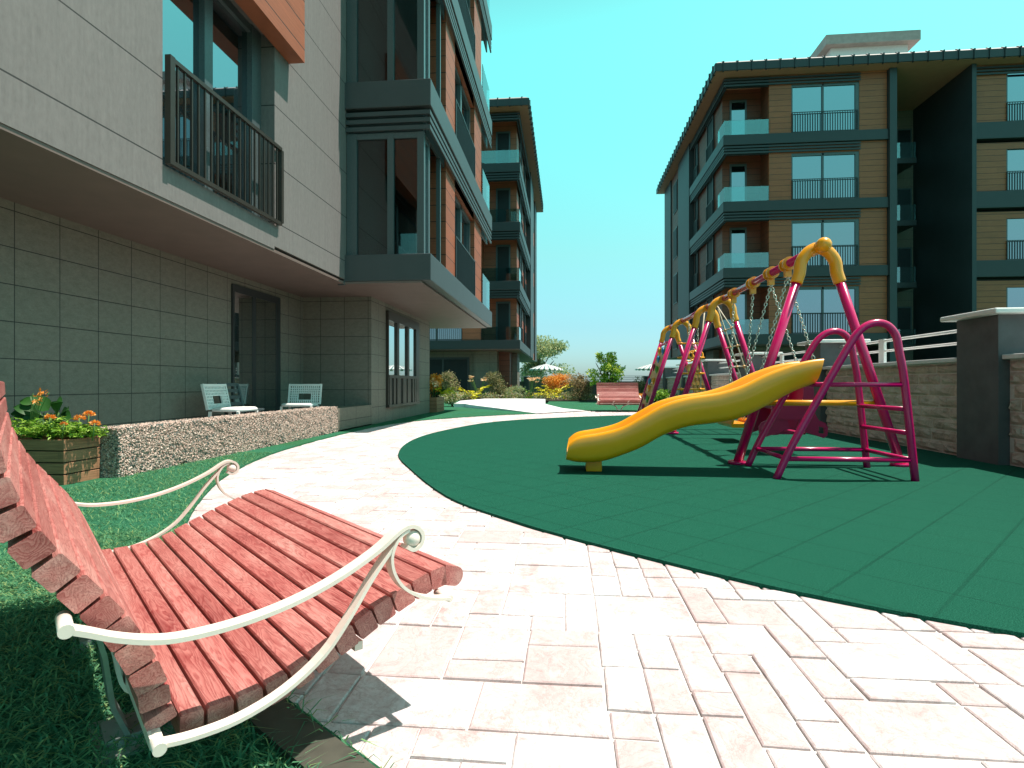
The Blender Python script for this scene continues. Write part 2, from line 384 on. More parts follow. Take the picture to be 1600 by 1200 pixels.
def inside(px, py, poly):
    poly = np.asarray(poly); x, y = poly[:,0], poly[:,1]; x2, y2 = np.roll(x, -1), np.roll(y, -1)
    px = np.asarray(px)[..., None]; py = np.asarray(py)[..., None]
    c = ((y > py) != (y2 > py)) & (px < (x2-x)*(py-y)/(y2-y+1e-12)+x)
    return (c.sum(-1) % 2) == 1

#@@GROUND
# ------------------------------------------------------------------ ground
mat_edge = smooth_poly([(4.75,1.12),(3.3,1.4),(2.4,1.66),(1.51,2.04),(1.02,2.3),(.61,2.59),(.05,3.07),(-.33,3.45),(-.87,4.13),(-1.53,5.48),(-1.98,6.6),(-2.24,8.04),(-2.22,9.6),(-1.81,11.72),(-1.21,12.97),(-.37,13.92),(.7,14.75),(1.92,15.45),(3.2,15.95),(4.75,16.2)], 5)
lawn_edge = smooth_poly([(6.0,-3.2),(3.4,-1.55),(1.6,-.25),(.6,.45),(-.1,.97),(-.44,1.22),(-.78,1.47),(-1.25,1.87),(-1.8,2.5),(-2.3,3.28),(-2.75,4.15),(-3.1,5.0),(-3.41,6.1),(-3.58,7.2),(-3.68,8.6),(-3.72,10.2),(-3.6,11.6),(-3.2,13.0),(-2.28,14.5),(-1.6,15.3),(-.82,16.0)], 5)
G0 = MB(); G0.add([(-400,-300,-.06),(400,-300,-.06),(400,60,-.06),(-400,60,-.06)], [(0,1,2,3)])
tag(G0.build('ground', M['lawn']), kind='structure')
W0 = MB(); W0.add([(-1500,60.2,-.5),(1500,60.2,-.5),(1500,2500,-.5),(-1500,2500,-.5)], [(0,1,2,3)])
nw = NT('sea'); nw.col((.10,.22,.25)); nw.rough(.25); tag(W0.build('sea', nw.m), kind='structure')
# mat
mp = MB(); mp.prism(mat_edge, -.05, .024); tag(mp.build('rubber_play_surface', M['mat']), kind='structure')
# mortar bed of the path and its flagstones
pb = MB(); pb.add([(-5,-4,.0),(7,-4,.0),(7,21,.0),(-5,21,.0)], [(0,1,2,3)])
path = pb.build('path', M['mortar']); tag(path, kind='structure')
def flagstones():
    c = .116; x0, y0 = -4.3, -.6; nx, ny = 88, 168; occ = np.zeros((nx, ny), bool)
    pathpoly = lawn_edge + [(4.75,19.5)] + mat_edge[::-1] + [(6.0, -.3)]
    outer = lawn_edge + [(-.7, 20), (4.75, 20), (4.75, -3)]
    cx = x0+(np.arange(nx)+.5)*c; cy = y0+(np.arange(ny)+.5)*c; gx, gy = np.meshgrid(cx, cy, indexing='ij')
    ok = inside(gx, gy, outer) & ~inside(gx, gy, mat_edge+[(4.75, 9)])
    g = np.zeros_like(ok)
    for di in (-2,-1,0,1,2):
        for dj in (-2,-1,0,1,2): g |= np.roll(np.roll(ok, di, 0), dj, 1)
    sizes = [(1,1),(1,1),(1,2),(1,2),(2,1),(2,1),(2,2),(2,2),(1,3),(1,3),(2,3),(3,2),(3,2),(3,3)]
    V = []; Fq = []
    cr = Matrix.Rotation(0, 2)
    for j in range(ny):
        for i in range(nx):
            if occ[i, j] or not g[i, j]: continue
            sz = sizes[:]; random.shuffle(sz)
            for w, h in sz+[(1,1)]:
                if i+w <= nx and j+h <= ny and not occ[i:i+w, j:j+h].any(): break
            occ[i:i+w, j:j+h] = True
            m = .0035+random.random()*.002; z = .006+random.random()*.0045; bv = .003
            xa, xb, ya, yb = x0+i*c+m, x0+(i+w)*c-m, y0+j*c+m, y0+(j+h)*c-m
            k = len(V); tx, ty = random.uniform(-.006,.006), random.uniform(-.006,.006)
            def zz(x, y): return z+tx*(x-(xa+xb)/2)+ty*(y-(ya+yb)/2)
            jit = [random.uniform(-.003,.003) for _ in range(8)]
            cs = [(xa+jit[0],ya+jit[1]),(xb+jit[2],ya+jit[3]),(xb+jit[4],yb+jit[5]),(xa+jit[6],yb+jit[7])]
            s4 = [(1,1),(-1,1),(-1,-1),(1,-1)]
            V += [(x, y, -.003) for x, y in cs]+[(x, y, zz(x, y)-bv) for x, y in cs]+[(x+sx*bv*1.4, y+sy*bv*1.4, zz(x, y)) for (x, y), (sx, sy) in zip(cs, s4)]
            for a in range(4):
                b = (a+1) % 4; Fq += [(k+a,k+b,k+4+b,k+4+a),(k+4+a,k+4+b,k+8+b,k+8+a)]
            Fq.append((k+8,k+9,k+10,k+11))
    st = npmesh('paving_stones', V, Fq, M['paver']); tag(st, kind='structure')
flagstones()
# turf sheets: left of the path, and beyond it
tl = MB(); tl.prism(lawn_edge + [(-1.9,18.0),(-3.5,19.9),(-3.7,21.5),(-3.9,30),(-9,30),(-9,11.0),(-5.5,11.0),(-5.5,-4),(6,-4)], -.05, .028); tag(tl.build('lawn', M['lawn']), kind='structure')
tr_ = MB(); tr_.prism([(-.74,20.1),(-.5,19.6),(-.09,18.97),(.97,17.5),(2.2,17.45),(4.75,17.8),(4.75,42),(-.9,42),(-.8,27)], -.05, .028); tag(tr_.build('far_lawn', M['lawn']), kind='structure')
# dark timber kerb along the path edge by the bench
kb = MB()
kp = [Vector((x, y, 0)) for x, y in lawn_edge if y < 2.6 and x < 2.5]
ko = []
for i in range(len(kp)):
    d = (kp[min(i+1, len(kp)-1)]-kp[max(i-1, 0)]).normalized(); ko.append(kp[i]+Vector((-d.y, d.x, 0))*.068)
kb.strip([(p.x, p.y, .012) for p in ko], (0,0,1), .06, .10)
tag(kb.build('kerb', M['kerb']), kind='structure')
# raised terrace slab and the ramp that leads to it
pf = MB(); pf.prism([(-3.95,19.9),(-.72,20.15),(-.95,26.6),(-2.4,27.3),(-3.85,27.0),(-4.4,23.5)], -.04, .15); tag(pf.build('terrace_slab', M['cap']), kind='structure')
rm = MB(); rm.add([(-.82,15.95,.03),(.6,17.7,.032),(-.1,18.9,.05),(-.73,20.12,.148),(-3.55,19.9,.148),(-3.3,19.4,.135),(-2.2,17.9,.09), (-.82,15.95,-.04),(-3.3,19.4,-.04),(-2.2,17.9,-.04),(-3.55,19.9,-.04)],
   [(0,1,2,3,4,5,6),(0,6,9,7),(6,5,8,9),(5,4,10,8)]); tag(rm.build('ramp', M['cap']), kind='structure')
# patio inside the pebble wall
pt = MB(); pt.box(-5.35,-3.9,4.7,11.2,.028,.05); tag(pt.build('patio_floor', M['terrace']), kind='structure')

def grass(poly_fn, n, bounds, hmin, hmax, z=.028, name='grass_blades'):
    x = rng.uniform(bounds[0], bounds[1], n); y = rng.uniform(bounds[2], bounds[3], n)
    k = poly_fn(x, y); x, y = x[k], y[k]; n = len(x)
    a = rng.uniform(0, 2*np.pi, n); h = rng.uniform(hmin, hmax, n); w = rng.uniform(.0016, .0032, n); lean = rng.uniform(.8, 2.6, n)*h; b = rng.uniform(0, 2*np.pi, n)
    dx, dy = np.cos(a)*w, np.sin(a)*w; lx, ly = np.cos(b)*lean, np.sin(b)*lean
    V = np.zeros((n, 5, 3)); V[:,0] = np.stack([x-dx, y-dy, np.full(n, z)], 1); V[:,1] = np.stack([x+dx, y+dy, np.full(n, z)], 1)
    V[:,2] = np.stack([x+dx*.8+lx*.35, y+dy*.8+ly*.35, z+h*.52], 1); V[:,3] = np.stack([x-dx*.8+lx*.35, y-dy*.8+ly*.35, z+h*.52], 1); V[:,4] = np.stack([x+lx, y+ly, z+h*(.80-.22*np.minimum(lean/h, 2.2))], 1)
    i = np.arange(n)*5
    F3 = np.concatenate([np.stack([i, i+1, i+2], 1), np.stack([i, i+2, i+3], 1), np.stack([i+3, i+2, i+4], 1)])
    return npmesh(name, V.reshape(-1, 3), F3, M['blade'])
lawnL = lawn_edge + [(-5.5,16),(-5.5,-4),(6,-4)]
KO = [(p.x, p.y) for p in ko]
def gfn(x, y):
    dmin = np.full(x.shape, 9.0)
    for a, b in zip(KO[:-1], KO[1:]):
        ax, ay = a; bx, by = b; L2 = (bx-ax)**2+(by-ay)**2; t = np.clip(((x-ax)*(bx-ax)+(y-ay)*(by-ay))/L2, 0, 1); dmin = np.minimum(dmin, np.hypot(x-ax-t*(bx-ax), y-ay-t*(by-ay)))
    return (dmin > .055) & inside(x, y, lawnL) & ~((x < -3.9) & (y > 4.1)) & ~((x < -5.3)) & ~((x < -4.0) & (y > 3.4))
g1 = grass(gfn, 56000, (-2.6, .2, .15, 2.9), .022, .050); tag(g1, kind='stuff')
g2 = grass(gfn, 52000, (-5.3, -1.2, 1.2, 6.5), .018, .038, name='lawn_grass'); tag(g2, kind='stuff')

#@@BUILDINGS
# ------------------------------------------------------------------ buildings
ZT = [3.13, 6.18, 9.22, 12.27]; SL = .47; ZR = 14.95
def rail_xy(mb, p0, p1, z0, z1, bars, r=.012, frame=.03):
    """upright-bar railing between two ground points"""
    a, b = Vector((*p0, 0)), Vector((*p1, 0))
    for z in (z0+.015, z1-.015): mb.bar(a+Vector((0,0,z)), b+Vector((0,0,z)), frame, frame)
    for i in range(bars+1):
        p = a.lerp(b, i/bars); w = frame*1.3 if i in (0, bars) else r*1.6
        mb.bar((p.x, p.y, z0+.03), (p.x, p.y, z1-.03), w, w)
    return mb
def louvres(mb, bx, zb):
    for k in range(3): bx(mb, zb-.135-k*.135, zb-.055-k*.135)

def left_block():
    root = thing('apartment_building', 'near grey rendered apartment block with stone ground floor and dark slate balconies', 'building', (-4.6, 6, 0))
    def bld(mb, name, mat, parent=root, **k): return mb.build(name, mat, parent, **k)
    w = MB(); w.box(-5.75,-5.35,-5,11.4,-.05,2.66); w.box(-5.6,-3.92,11.2,16.15,-.05,2.66); bld(w, 'stone_wall', M['stone'])
    w = MB(); y0, y1, z0, z1 = 5.17, 7.30, 2.98, 5.55
    for a in ((-5,y0,2.66,15),(y1,12.3,2.70,15),(y0,y1,2.66,z0),(y0,y1,z1,15)): w.box(-4.25,-3.89,*a)
    bld(w, 'rendered_wall', M['render'])
    w = MB(); w.box(-7.0,-4.25,-5,18.2,2.70,15); bld(w, 'core_wall', M['dark'])
    w = MB(); w.box(-4.25,-3.93,12.3,18.0,3.13,15); bld(w, 'boarded_wall', M['wood'])
    s = MB(); s.box(-5.72,-3.90,-5,9.73,2.62,2.659); s.box(-5.72,-2.50,9.73,17.86,2.62,2.655); bld(s, 'soffit', M['soffit'])
    # window with railing and timber box over it
    f = MB(); f.box(-4.22,-4.10,y0,y1,z1-.10,z1); f.box(-4.22,-4.10,y0,y1,z0,z0+.08)
    for ya, yb in ((y0,y0+.06),(y0+.93,y0+1.08),(y1-.22,y1)): f.box(-4.22,-4.08,ya,yb,z0,z1)
    fr = bld(f, 'window', M['frame']); p = MB(); p.box(-4.18,-4.15,y0+.05,y1-.05,z0+.05,z1-.05); p.build('pane', M['mirror'], fr)
    b = MB(); b.box(-3.888,-3.66,5.17,7.70,5.37,8.0); bld(b, 'timber_box', M['wood'])
    rl = MB(); rail_xy(rl, (-3.845, 5.21), (-3.845, 7.38), 3.0, 4.04, 20, frame=.045); rl.box(-3.875,-3.815,5.18,5.25,2.99,4.05); bld(rl, 'railing', M['bronze'])
    # slabs
    for i, zt in enumerate(ZT):
        m = MB(); m.box(-4.25,-2.34,9.73,18.0,zt-SL,zt)
        if i == 0: m.box(-4.02,-3.89,9.72,9.80,2.60,2.68)
        bld(m, 'balcony_slab', M['slab'], bevel=.012)
        if i:
            l = MB()
            for k in range(3):
                za, zb = zt-SL-.06-k*.13, zt-SL-.135-k*.13
                l.box(-3.886,-2.36,9.76,9.80,za,zb); l.box(-2.40,-2.36,9.80,18.0,za,zb)
            l.box(-3.886,-2.52,9.90,9.95,zt-SL-.43,zt-SL); l.box(-2.52,-2.48,9.95,17.9,zt-SL-.43,zt-SL)
            bld(l, 'louvre', M['slab'])
    for i, zt in enumerate(ZT):
        top = (ZT[i+1]-SL if i < 3 else ZR)-.42
        # winter garden glazing at the near end
        f = MB()
        for xa, xb in ((-3.88,-3.70),(-3.14,-3.03),(-2.60,-2.48)): f.box(xa,xb,9.80,9.90,zt,top)
        f.box(-3.70,-2.60,9.81,9.89,top-.10,top); f.box(-2.58,-2.50,10.22,10.32,zt,top); f.box(-2.57,-2.51,9.9,10.22,top-.1,top); f.box(-2.54,-2.46,11.0,11.06,zt,top)
        wg = bld(f, 'winter_garden', M['frame'])
        p = MB(); p.box(-3.70,-2.60,9.84,9.855,zt,top-.1); p.build('pane', M['clear_dim'], wg)
        p = MB(); p.box(-2.545,-2.53,9.9,10.22,zt,top-.1); p.build('side_pane', M['mirror_sky'], wg)
        # outer boarded screen with a french window
        p = MB(); p.box(-2.85,-2.45,11.5,12.45,zt,top+.40); p.box(-2.85,-2.45,15.15,16.40,zt,top+.40); p.box(-2.8,-2.48,12.45,15.15,top-.04,top+.40); bld(p, 'boarded_screen', M['wood'])
        p = MB(); p.box(-2.87,-2.43,11.44,16.46,top+.2,top+.415) if False else p.box(-2.80,-2.60,11.52,16.38,top+.3,top+.41); bld(p, 'head_trim', M['cream'])
        f = MB()
        for ya, yb in ((12.45,12.58),(13.72,13.88),(15.02,15.15)): f.box(-2.72,-2.56,ya,yb,zt,top-.04)
        f.box(-2.72,-2.56,12.58,15.02,top-.16,top-.04)
        fr = bld(f, 'french_window', M['frame']); p = MB(); p.box(-2.66,-2.64,12.58,15.02,zt,top-.16); p.build('pane', M['mirror'], fr)
        rl = MB(); rail_xy(rl, (-2.44,12.47),(-2.44,15.13), zt+.03, zt+1.02, 22); bld(rl, 'railing', M['dark'])
        g = MB(); g.box(-2.425,-2.41,16.42,17.9,zt,zt+.95); g.box(-4.2,-2.43,17.885,17.9,zt,zt+.95); bld(g, 'balcony_glass', M['clear'])
        f = MB()
        for ya, yb in ((12.9,12.98),(15.4,15.48)): f.box(-3.94,-3.89,ya,yb,zt,top-.3)
        f.box(-3.94,-3.89,12.98,15.4,top-.38,top-.3)
        fr = bld(f, 'inner_window', M['dark']); p = MB(); p.box(-3.915,-3.905,12.98,15.4,zt,top-.38); p.build('pane', M['mirror_dim'], fr)
    # ground floor door and window
    f = MB(); f.box(-5.352,-5.32,8.67,8.72,.05,2.46); f.box(-5.352,-5.32,10.06,10.20,.05,2.46); f.box(-5.352,-5.32,8.72,10.06,2.34,2.46); f.box(-5.352,-5.32,9.26,9.36,.05,2.34)
    d = bld(f, 'door', M['dark']); p = MB(); p.box(-5.345,-5.33,8.72,10.06,.05,2.34); p.build('pane', M['door_glass'], d); h = MB(); h.bar((-5.30,8.78,1.0),(-5.30,8.78,1.2),.025); h.build('handle', M['steel'], d)
    f = MB(); Y = (12.14,14.78); Z = (.33,2.46)
    f.box(-3.925,-3.86,Y[0],Y[1],Z[1]-.2,Z[1]); f.box(-3.925,-3.84,Y[0],Y[1],Z[0],Z[0]+.06)
    for ya, yb in ((12.14,12.18),(12.80,12.95),(13.66,13.81),(14.46,14.78)): f.box(-3.925,-3.86,ya,yb,Z[0]+.06,Z[1]-.2)
    f.box(-3.925,-3.85,12.18,14.5,.98,1.05)
    wn2 = bld(f, 'window', M['bronze'])
    p = MB(); p.box(-3.915,-3.90,12.18,14.5,Z[0]+.05,Z[1]-.2); p.build('pane', M['mirror_sky'], wn2)
    rl = MB()
    for q in (12.32,12.62,13.02,13.36,13.50,13.9,14.2,14.40): rl.box(-3.90,-3.865,q-.07,q+.07,Z[0]+.06,.98)
    rl.build('railing', M['bronze'], root)  # these bars model the fence's dark reflection in the pane, no real railing
    r = MB(); r.box(-8,-1.75,-6,18.9,ZR,ZR+.4); r.add([(-8,-6,ZR+.4),(-1.75,-6,ZR+.4),(-1.75,18.9,ZR+.4),(-8,18.9,ZR+.4),(-8,-6,ZR+2),(-8,18.9,ZR+2)], [(1,2,5,4),(2,3,5),(0,1,4)]); bld(r, 'roof', M['slab'])
left_block()

def corner_block(name, label, xc, yc, sx, Vs, full):
    root = thing(name, label, 'building', (xc+sx*4, yc+4, 0))
    def B(mb, u0, u1, v0, v1, z0, z1): return mb.box(xc+sx*u0, xc+sx*u1, yc+v0, yc+v1, z0, z1)
    def bld(mb, n, mat, **k): return mb.build(n, mat, root, **k)
    V1 = Vs+3.2; V2 = V1+2.9; V3 = V2+2.4; UF = 7.18 if full else 9.5
    xr = lambda u: xc+sx*u
    # core, ground floor
    m = MB(); B(m,.6,UF-.1,1.6,V3-.2,2.7,ZR-.02); bld(m, 'core_wall', M['dark'])
    m = MB(); B(m,1.35,2.6,1.3,6,0,2.66); B(m,2.6,UF-.2,1.5,V3-1,0,2.66); B(m,.45,.75,3.6,5.2,0,2.655); bld(m, 'stone_wall', M['stone2'])
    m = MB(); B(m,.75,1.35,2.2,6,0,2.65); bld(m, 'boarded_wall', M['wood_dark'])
    f = MB()
    for a in ((2.9,3.0),(4.3,4.4),(5.7,5.8)): B(f,a[0],a[1],1.42,1.499,.05,2.3)
    B(f,3.0,4.3,1.42,1.499,2.2,2.3); B(f,4.4,5.7,1.42,1.499,2.2,2.3)
    fr = bld(f, 'glazed_door', M['dark']); p = MB(); B(p,3.0,5.7,1.45,1.48,.05,2.2); p.build('pane', M['matte_pane'], fr)
    zc = [z for z in ZT]
    for i, zt in enumerate(ZT):
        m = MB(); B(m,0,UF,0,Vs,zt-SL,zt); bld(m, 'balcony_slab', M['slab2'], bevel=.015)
    for i, zt in enumerate(ZT+[ZR+.03]):
        if i == 0: continue
        zb = zt-SL if i < 4 else ZR-.05
        l = MB()
        for k in range(3):
            za, ze = zb-.045-k*.135, zb-.125-k*.135
            B(l,.03,6.0,.03,.07,za,ze); B(l,.03,.07,.07,Vs,za,ze)
        B(l,.16,6.0,.16,.2,zb-.42,zb); B(l,.16,.2,.2,Vs-.05,zb-.42,zb)
        bld(l, 'louvre', M['slab2'])
    wm = M['wood_tan'] if full else M['wood']
    for i, zt in enumerate(ZT):
        top = (ZT[i+1]-SL if i < 3 else ZR); hd = top-.44
        # balcony recess
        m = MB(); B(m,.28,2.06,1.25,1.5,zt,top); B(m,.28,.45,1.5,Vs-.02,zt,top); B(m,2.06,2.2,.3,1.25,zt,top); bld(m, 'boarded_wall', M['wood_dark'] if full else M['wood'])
        m = MB(); B(m,2.06,3.04,.12,.3,zt,top); B(m,5.98,UF-.02,.12,.3,zt,top); B(m,3.04,5.98,.12,.3,hd,top); bld(m, 'boarded_panel', wm)
        f = MB(); B(f,.62,.70,1.19,1.245,zt,zt+2.15); B(f,1.32,1.40,1.19,1.245,zt,zt+2.15); B(f,.70,1.32,1.19,1.245,zt+2.05,zt+2.15)
        fr = bld(f, 'balcony_door', M['frame']); p = MB(); B(p,.70,1.32,1.215,1.235,zt,zt+2.05); p.build('pane', M['mirror'] if full else M['matte_pane'], fr)
        f = MB()
        for a in ((3.04,3.10),(4.38,4.46),(5.82,5.98)): B(f,a[0],a[1],.14,.24,zt,hd)
        B(f,3.10,5.82,.14,.24,hd-.12,hd)
        fr = bld(f, 'french_window', M['frame']); p = MB(); B(p,3.08,5.84,.19,.21,zt,hd-.1); p.build('pane', M['mirror'], fr)
        rl = MB(); rail_xy(rl, (xr(3.07), yc+.09), (xr(5.9), yc+.09), zt+.03, zt+.95, 26); bld(rl, 'railing', M['dark'])
        g = MB(); B(g,.06,2.02,.06,.075,zt,zt+.68); B(g,.06,.075,.076,1.2,zt,zt+.68); bld(g, 'balcony_glass', M['clear'])
        # side facade windows
        for v0, v1 in ((2.7,3.95),(6.1,6.75)):
            f = MB(); B(f,.20,.279,v0,v0+.07,zt,zt+2.2); B(f,.20,.279,v1-.07,v1,zt,zt+2.2); B(f,.20,.279,v0+.07,v1-.07,zt+2.1,zt+2.2)
            fr = bld(f, 'side_window', M['dark']); p = MB(); B(p,.24,.26,v0+.07,v1-.07,zt,zt+2.1); p.build('pane', M['matte_pane'], fr)
            rl = MB(); rail_xy(rl, (xr(.17), yc+v0), (xr(.17), yc+v1), zt+.02, zt+.95, 8); bld(rl, 'railing', M['dark'])
        # far wood column windows
        f = MB(); B(f,.06,.2,V1+.8,V1+2.1,zt+.02,zt+2.0); fr = bld(f, 'side_window', M['dark']); p = MB(); B(p,.04,.059,V1+.9,V1+2.0,zt+.1,zt+1.9); p.build('pane', M['matte_pane'], fr)
    m = MB(); B(m,-.02,UF-.2,Vs,V1,2.66,ZR-.01); B(m,.02,UF-.2,V2,V3,2.66,ZR-.01); B(m,2.4,UF-.2,Vs,V3,0,2.66); bld(m, 'rendered_wall', M['fin'])
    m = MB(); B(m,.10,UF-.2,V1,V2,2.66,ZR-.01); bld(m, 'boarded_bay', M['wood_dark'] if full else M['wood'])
    m = MB(); B(m,.05,UF-.05,.08,V3-.1,2.62,2.66); bld(m, 'soffit', M['soffit'])
    UE = UF
    if full:
        UE = 21.0
        m = MB(); B(m,7.18,7.48,-.08,4.2,0,ZR-.01); B(m,10.6,10.78,-.08,4.3,0,ZR-.01); bld(m, 'fin_wall', M['fin'])
        m = MB(); B(m,7.48,10.6,4.2,4.5,0,ZR-.01); bld(m, 'recess_wall', M['stone2'])
        for i, zt in enumerate(ZT):
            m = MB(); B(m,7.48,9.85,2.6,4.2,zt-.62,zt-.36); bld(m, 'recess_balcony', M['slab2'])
            f = MB(); B(f,9.75,10.5,4.12,4.199,zt-.3,zt+1.7); fr = bld(f, 'recess_window', M['frame']); p = MB(); B(p,9.83,10.42,4.10,4.119,zt-.25,zt+1.62); p.build('pane', M['mirror_dim'], fr)
            g = MB(); B(g,7.5,9.8,2.63,2.645,zt-.36,zt+.4); bld(g, 'balcony_glass', M['clear'])
            top = (ZT[i+1]-SL-.3 if i < 3 else ZR); hd = top-.3
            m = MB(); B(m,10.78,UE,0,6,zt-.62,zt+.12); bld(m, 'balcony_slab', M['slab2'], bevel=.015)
            m = MB(); B(m,10.78,12.14,.12,.3,zt+.12,top); B(m,15.0,UE,.12,.3,zt+.12,top); B(m,12.14,15.0,.12,.3,hd,top); bld(m, 'boarded_panel', wm)
            f = MB()
            for a in ((12.14,12.2),(13.5,13.58),(14.9,15.0)): B(f,a[0],a[1],.14,.24,zt+.12,hd)
            fr = bld(f, 'french_window', M['frame']); p = MB(); B(p,12.18,14.92,.19,.21,zt+.12,hd); p.build('pane', M['mirror'], fr)
            rl = MB(); rail_xy(rl, (xr(12.15), yc+.09), (xr(14.98), yc+.09), zt+.14, zt+1.0, 26); bld(rl, 'railing', M['dark'])
        m = MB(); B(m,10.78,UE,.5,V3-.2,0,ZR-.02); bld(m, 'core_wall', M['dark'])
        l = MB()
        for k in range(3): B(l,10.8,UE,.03,.07,ZR-.1-k*.14,ZR-.18-k*.14)
        bld(l, 'louvre', M['slab2'])
    # roof: eave, tiles, soffit
    r = MB(); e = .45; B(r,-e,UE+e,-e,V3+.5,ZR+.03,ZR+.40)
    h = 1.7; du = (UE+2*e)/2
    P = lambda u, v, z: (xr(u), yc+v, z)
    z0, z1 = ZR+.52, ZR+.40+h
    for q4 in (((-e,-e,ZR+.40),(UE+e,-e,ZR+.40),(UE+e-.16,-e+.16,z0),(-e+.16,-e+.16,z0)),((-e,V3+.5,ZR+.40),(-e,-e,ZR+.40),(-e+.16,-e+.16,z0),(-e+.16,V3+.34,z0)),((UE+e,-e,ZR+.40),(UE+e,V3+.5,ZR+.40),(UE+e-.16,V3+.34,z0),(UE+e-.16,-e+.16,z0))): r.add([P(*c4) for c4 in q4], [(0,1,2,3)])
    r.add([P(-e+.16,-e+.16,z0),P(UE+e-.16,-e+.16,z0),P(UE+e-.16,V3+.34,z0),P(-e+.16,V3+.34,z0),P(-e+6,-e+6,z1),P(UE+e-6 if full else UE+e-3,-e+6,z1),P(UE+e-6 if full else UE+e-3,V3-5.5,z1),P(-e+6,V3-5.5,z1)],
      [(0,1,5,4),(1,2,6,5),(2,3,7,6),(3,0,4,7),(4,5,6,7)])
    ro = bld(r, 'roof', M['roof'])
    s = MB(); B(s,-e-.02,UE+e+.02,-e-.05,-e-.001,ZR+.02,ZR+.36); B(s,-e-.05,-e-.001,-e-.05,V3+.52,ZR+.021,ZR+.361); s.build('fascia', M['slab2'], ro)
    t = MB()
    for k in range(int((UE+1)/.62)): u = -e+.3+k*.62; B(t,u,u+.05,-e-.09,-e+.05,ZR-.01,ZR+.43); t.bar(P(u+.025,-e-.01,ZR+.405), P(u+.025,-e+.17,z0+.02), .05, .05)
    for k in range(int((V3+.8)/.62)): v = -e+.3+k*.62; B(t,-e-.09,-e+.05,v,v+.05,ZR-.01,ZR+.43)
    tag(t.build('tile_ribs', M['slab2'], ro), kind='stuff')
    c = MB(); B(c,-e+.03,UE+e-.03,-e+.03,V3+.45,ZR,ZR+.028); bld(c, 'eave_soffit', M['cream'])
    if full:
        b = MB(); B(b,6.6,10.4,4.3,9.5,ZR+.5,ZR+3.45); bk = bld(b, 'roof_house', M['cap']); c = MB(); B(c,6.2,10.8,3.9,10.2,ZR+3.45,ZR+3.95); c.build('roof_slab', M['roof'], bk)
corner_block('apartment_building', 'right hand apartment block behind the swings with tan boarded bays and deep recess', 7.2, 26.9, 1, 7.24, True)
corner_block('apartment_building', 'distant apartment block left of the path end with orange boards and glass balconies', -2.34, 29.2, -1, 8.6, False)

#@@BENCH
# ------------------------------------------------------------------ benches
PROF = [(.945,.338),(.882,.358),(.828,.351),(.772,.336),(.714,.316),(.661,.296),(.611,.273),(.559,.252),(.503,.226),(.457,.208),(.405,.196),(.348,.190),(.292,.190),(.243,.192),
        (.231,.222),(.226,.266),(.207,.318),(.183,.372),(.158,.418),(.126,.464),(.092,.510),(.058,.555),(.030,.600),(.008,.647),(-.010,.698),(-.022,.752),(-.028,.807),(-.031,.862)]
KB = .95
def TB(P): return [(a*KB, .0425+b*KB) for a, b in P]
PROF = TB(PROF)
def slat_mesh(idx, L, th=.050, gap=.0065):
    mb = MB()
    for i in idx:
        a, b = Vector((PROF[i][0], 0, PROF[i][1])), Vector((PROF[i+1][0], 0, PROF[i+1][1]))
        d = (b-a); w = d.length; d.normalize(); n = Vector((-d.z, 0, d.x))
        if n.x < 0 and i > 12: n = -n
        if i <= 12 and n.z < 0: n = -n
        c = (a+b)/2-n*th/2
        m = Matrix((d, Vector((0,1,0)), n)).transposed().to_4x4(); m.translation = c+Vector((0, L/2, 0))
        if i == 0:      # rounded nosing
            hw, hz = w/2, th/2; pr = [(hw,-hz),(hw,hz)]+[(-hw+hz*.9-hz*.9*math.sin(t), hz*math.cos(t)) for t in np.linspace(0, math.pi, 9)]
            k = len(pr); vs = [m @ Vector((x, y, z)) for y in (-L/2, L/2) for x, z in pr]
            mb.add(vs, [tuple(range(k)), tuple(range(2*k-1, k-1, -1))]+[(j, j+k, (j+1) % k+k, (j+1) % k) for j in range(k)])
        else: mb.obox(m, w/2-gap/2, L/2, th/2, .0035)
    return mb
ARM = [(.064,.430),(.095,.415),(.136,.394),(.19,.374),(.249,.364),(.342,.364),(.446,.378),(.548,.407),(.644,.449),(.705,.487),(.735,.497),(.760,.488),(.772,.468),(.765,.446),(.745,.438),(.728,.448)]
STRAP = [(.201,.175),(.26,.167),(.342,.169),(.433,.194),(.518,.244),(.579,.312),(.627,.378),(.665,.424),(.70,.462)]
CURL = [(.735,.488),(.712,.478),(.694,.455),(.686,.424),(.695,.385),(.722,.347),(.768,.315),(.817,.297),(.857,.288)]
ARM, STRAP, CURL = TB(ARM), TB(STRAP), TB(CURL)
